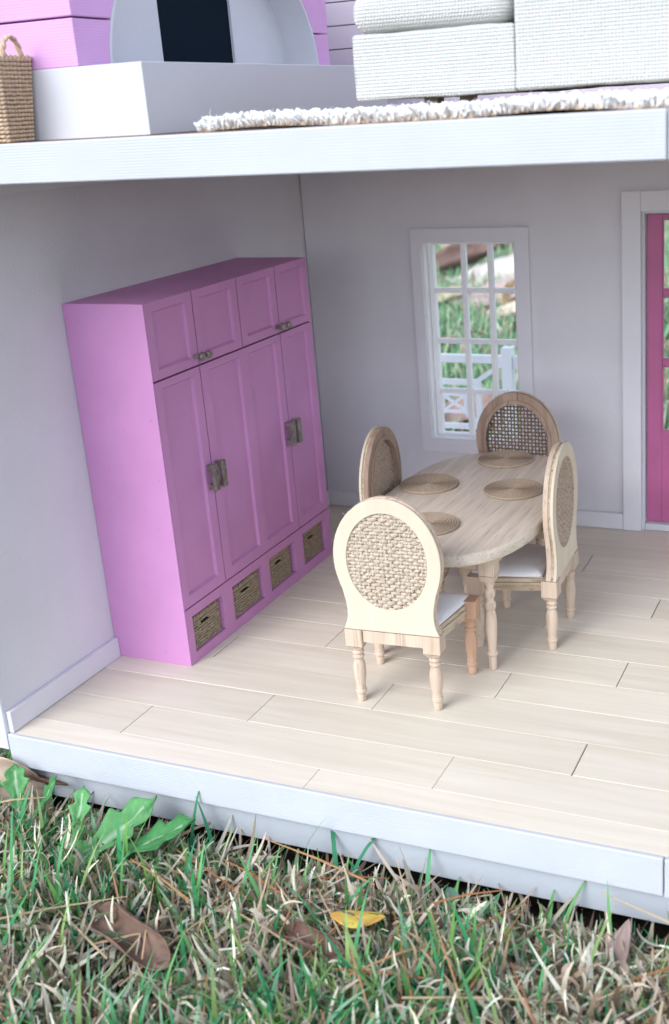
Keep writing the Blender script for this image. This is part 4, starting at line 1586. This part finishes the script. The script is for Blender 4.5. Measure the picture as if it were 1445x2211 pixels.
def green(base, seed):
    def f(u, v):
        k = 0.5 + 0.5 * noise.noise((u * 5, v * 3, seed))
        vein = 1.22 if abs(math.sin((u * 8 - abs(v) * 1.6) * PI)) < 0.12 else 1.0
        return tuple(c * (0.7 + .6 * k) * vein for c in base)
    return f


G1, G2 = (0.06, 0.23, 0.07), (0.12, 0.34, 0.12)
RB = (0.40, 0.55, 0.36)
dl = thing('dandelion', 'dandelion with large jagged green leaves reaching the foundation', 'plant', (0.60, -0.66, -0.41))
specs = [  # (x, y, z, L, yaw, pitch, roll, curl, w, lobes, depth, colour)
    (0.00, 0.00, 0.05, 0.74, 62, -3, 10, .9, .20, 4, .52, G2),
    (0.08, 0.20, 0.06, 0.68, 30, -4, 8, .9, .17, 4, .52, G1),
    (0.06, 0.24, 0.08, 0.36, 100, -30, 0, .5, .22, 4, .6, G2),
    (-0.05, -0.02, 0.02, 0.40, -140, -6, -10, .5, .24, 5, .8, G1),
]
for i, (x, y, z, L, yw, pt, rl, cu, w, lo, de, cc) in enumerate(specs):
    leaf('leaf', lobed(w, lo, de), L, green(cc, i), (x, y, z), math.radians(yw), math.radians(pt), math.radians(rl), curl=cu, bow=.5, crinkle=.03, nu=60, nv=10, seed=30 + i, parent=dl, midrib=.012, ribcol=RB, piv=0.0)
dl2 = thing('weed', 'rosette of smaller jagged weed leaves at the far lower left of the house', 'plant', (0.22, -0.27, -0.43))
specs = [
    (0.0, 0.02, 0.06, 0.34, 125, -40, 0, .6, .26, 4, .52, G2),
    (0.03, 0.0, 0.06, 0.34, -18, -14, 10, .5, .26, 4, .52, G1),
    (-0.02, 0.0, 0.05, 0.36, 190, -16, -8, .5, .24, 4, .52, G2),
    (0.0, -0.02, 0.05, 0.32, -75, -18, 0, .5, .26, 4, .52, G2),
    (0.02, 0.03, 0.08, 0.30, 55, -30, 0, .5, .24, 4, .52, G1),
    (-0.3, 0.2, 0.06, 0.40, 150, -24, 0, .5, .24, 4, .52, G1),
]
for i, (x, y, z, L, yw, pt, rl, cu, w, lo, de, cc) in enumerate(specs):
    leaf('leaf', lobed(w, lo, de), L, green(cc, i + 7), (x, y, z), math.radians(yw), math.radians(pt), math.radians(rl), curl=cu, bow=.6, crinkle=.03, nu=50, nv=10, seed=50 + i, parent=dl2, midrib=.012, ribcol=RB, piv=0.0)

# broad low weed leaves among the grass (clover-like)
mb = MB()
for k in range(260):
    x, y = rnd.uniform(-.6, 4.0), rnd.uniform(-1.5, -.05)
    z = ground_z(x, y) + rnd.uniform(.03, .13)
    c0 = rnd.choice([(0.07, 0.24, 0.10), (0.11, 0.30, 0.14), (0.18, 0.33, 0.18), (0.06, 0.18, 0.09)])
    mb.col = tuple(q * rnd.uniform(.8, 1.2) for q in c0)
    a = rnd.uniform(0, 2 * PI)
    L = rnd.uniform(.04, .10)
    w = L * rnd.uniform(.25, .45)
    t1, t2 = rnd.uniform(-.5, .6), rnd.uniform(-.5, .5)
    pts = []
    for s_ in range(7):
        u = s_ / 6
        hw = w * math.sin(PI * (u * .92 + .04)) ** .7
        for sd in (-1, 0, 1):
            lx, ly, lz = u * L, sd * hw, t1 * u * L * .8 + abs(sd) * hw * .35 + sd * hw * t2
            pts.append((x + lx * math.cos(a) - ly * math.sin(a), y + lx * math.sin(a) + ly * math.cos(a), z + lz))
    if any(p[1] > 0.02 for p in pts):
        continue
    mb.add(pts, [(s_ * 3 + q, (s_ + 1) * 3 + q, (s_ + 1) * 3 + q + 1, s_ * 3 + q + 1) for s_ in range(6) for q in (0, 1)])
o = mb.obj('small_weeds', 'leaf', smooth=True)
tag(o, 'small broad weed leaves low in the lawn', None, None, 'stuff')

bpy.context.view_layer.update()
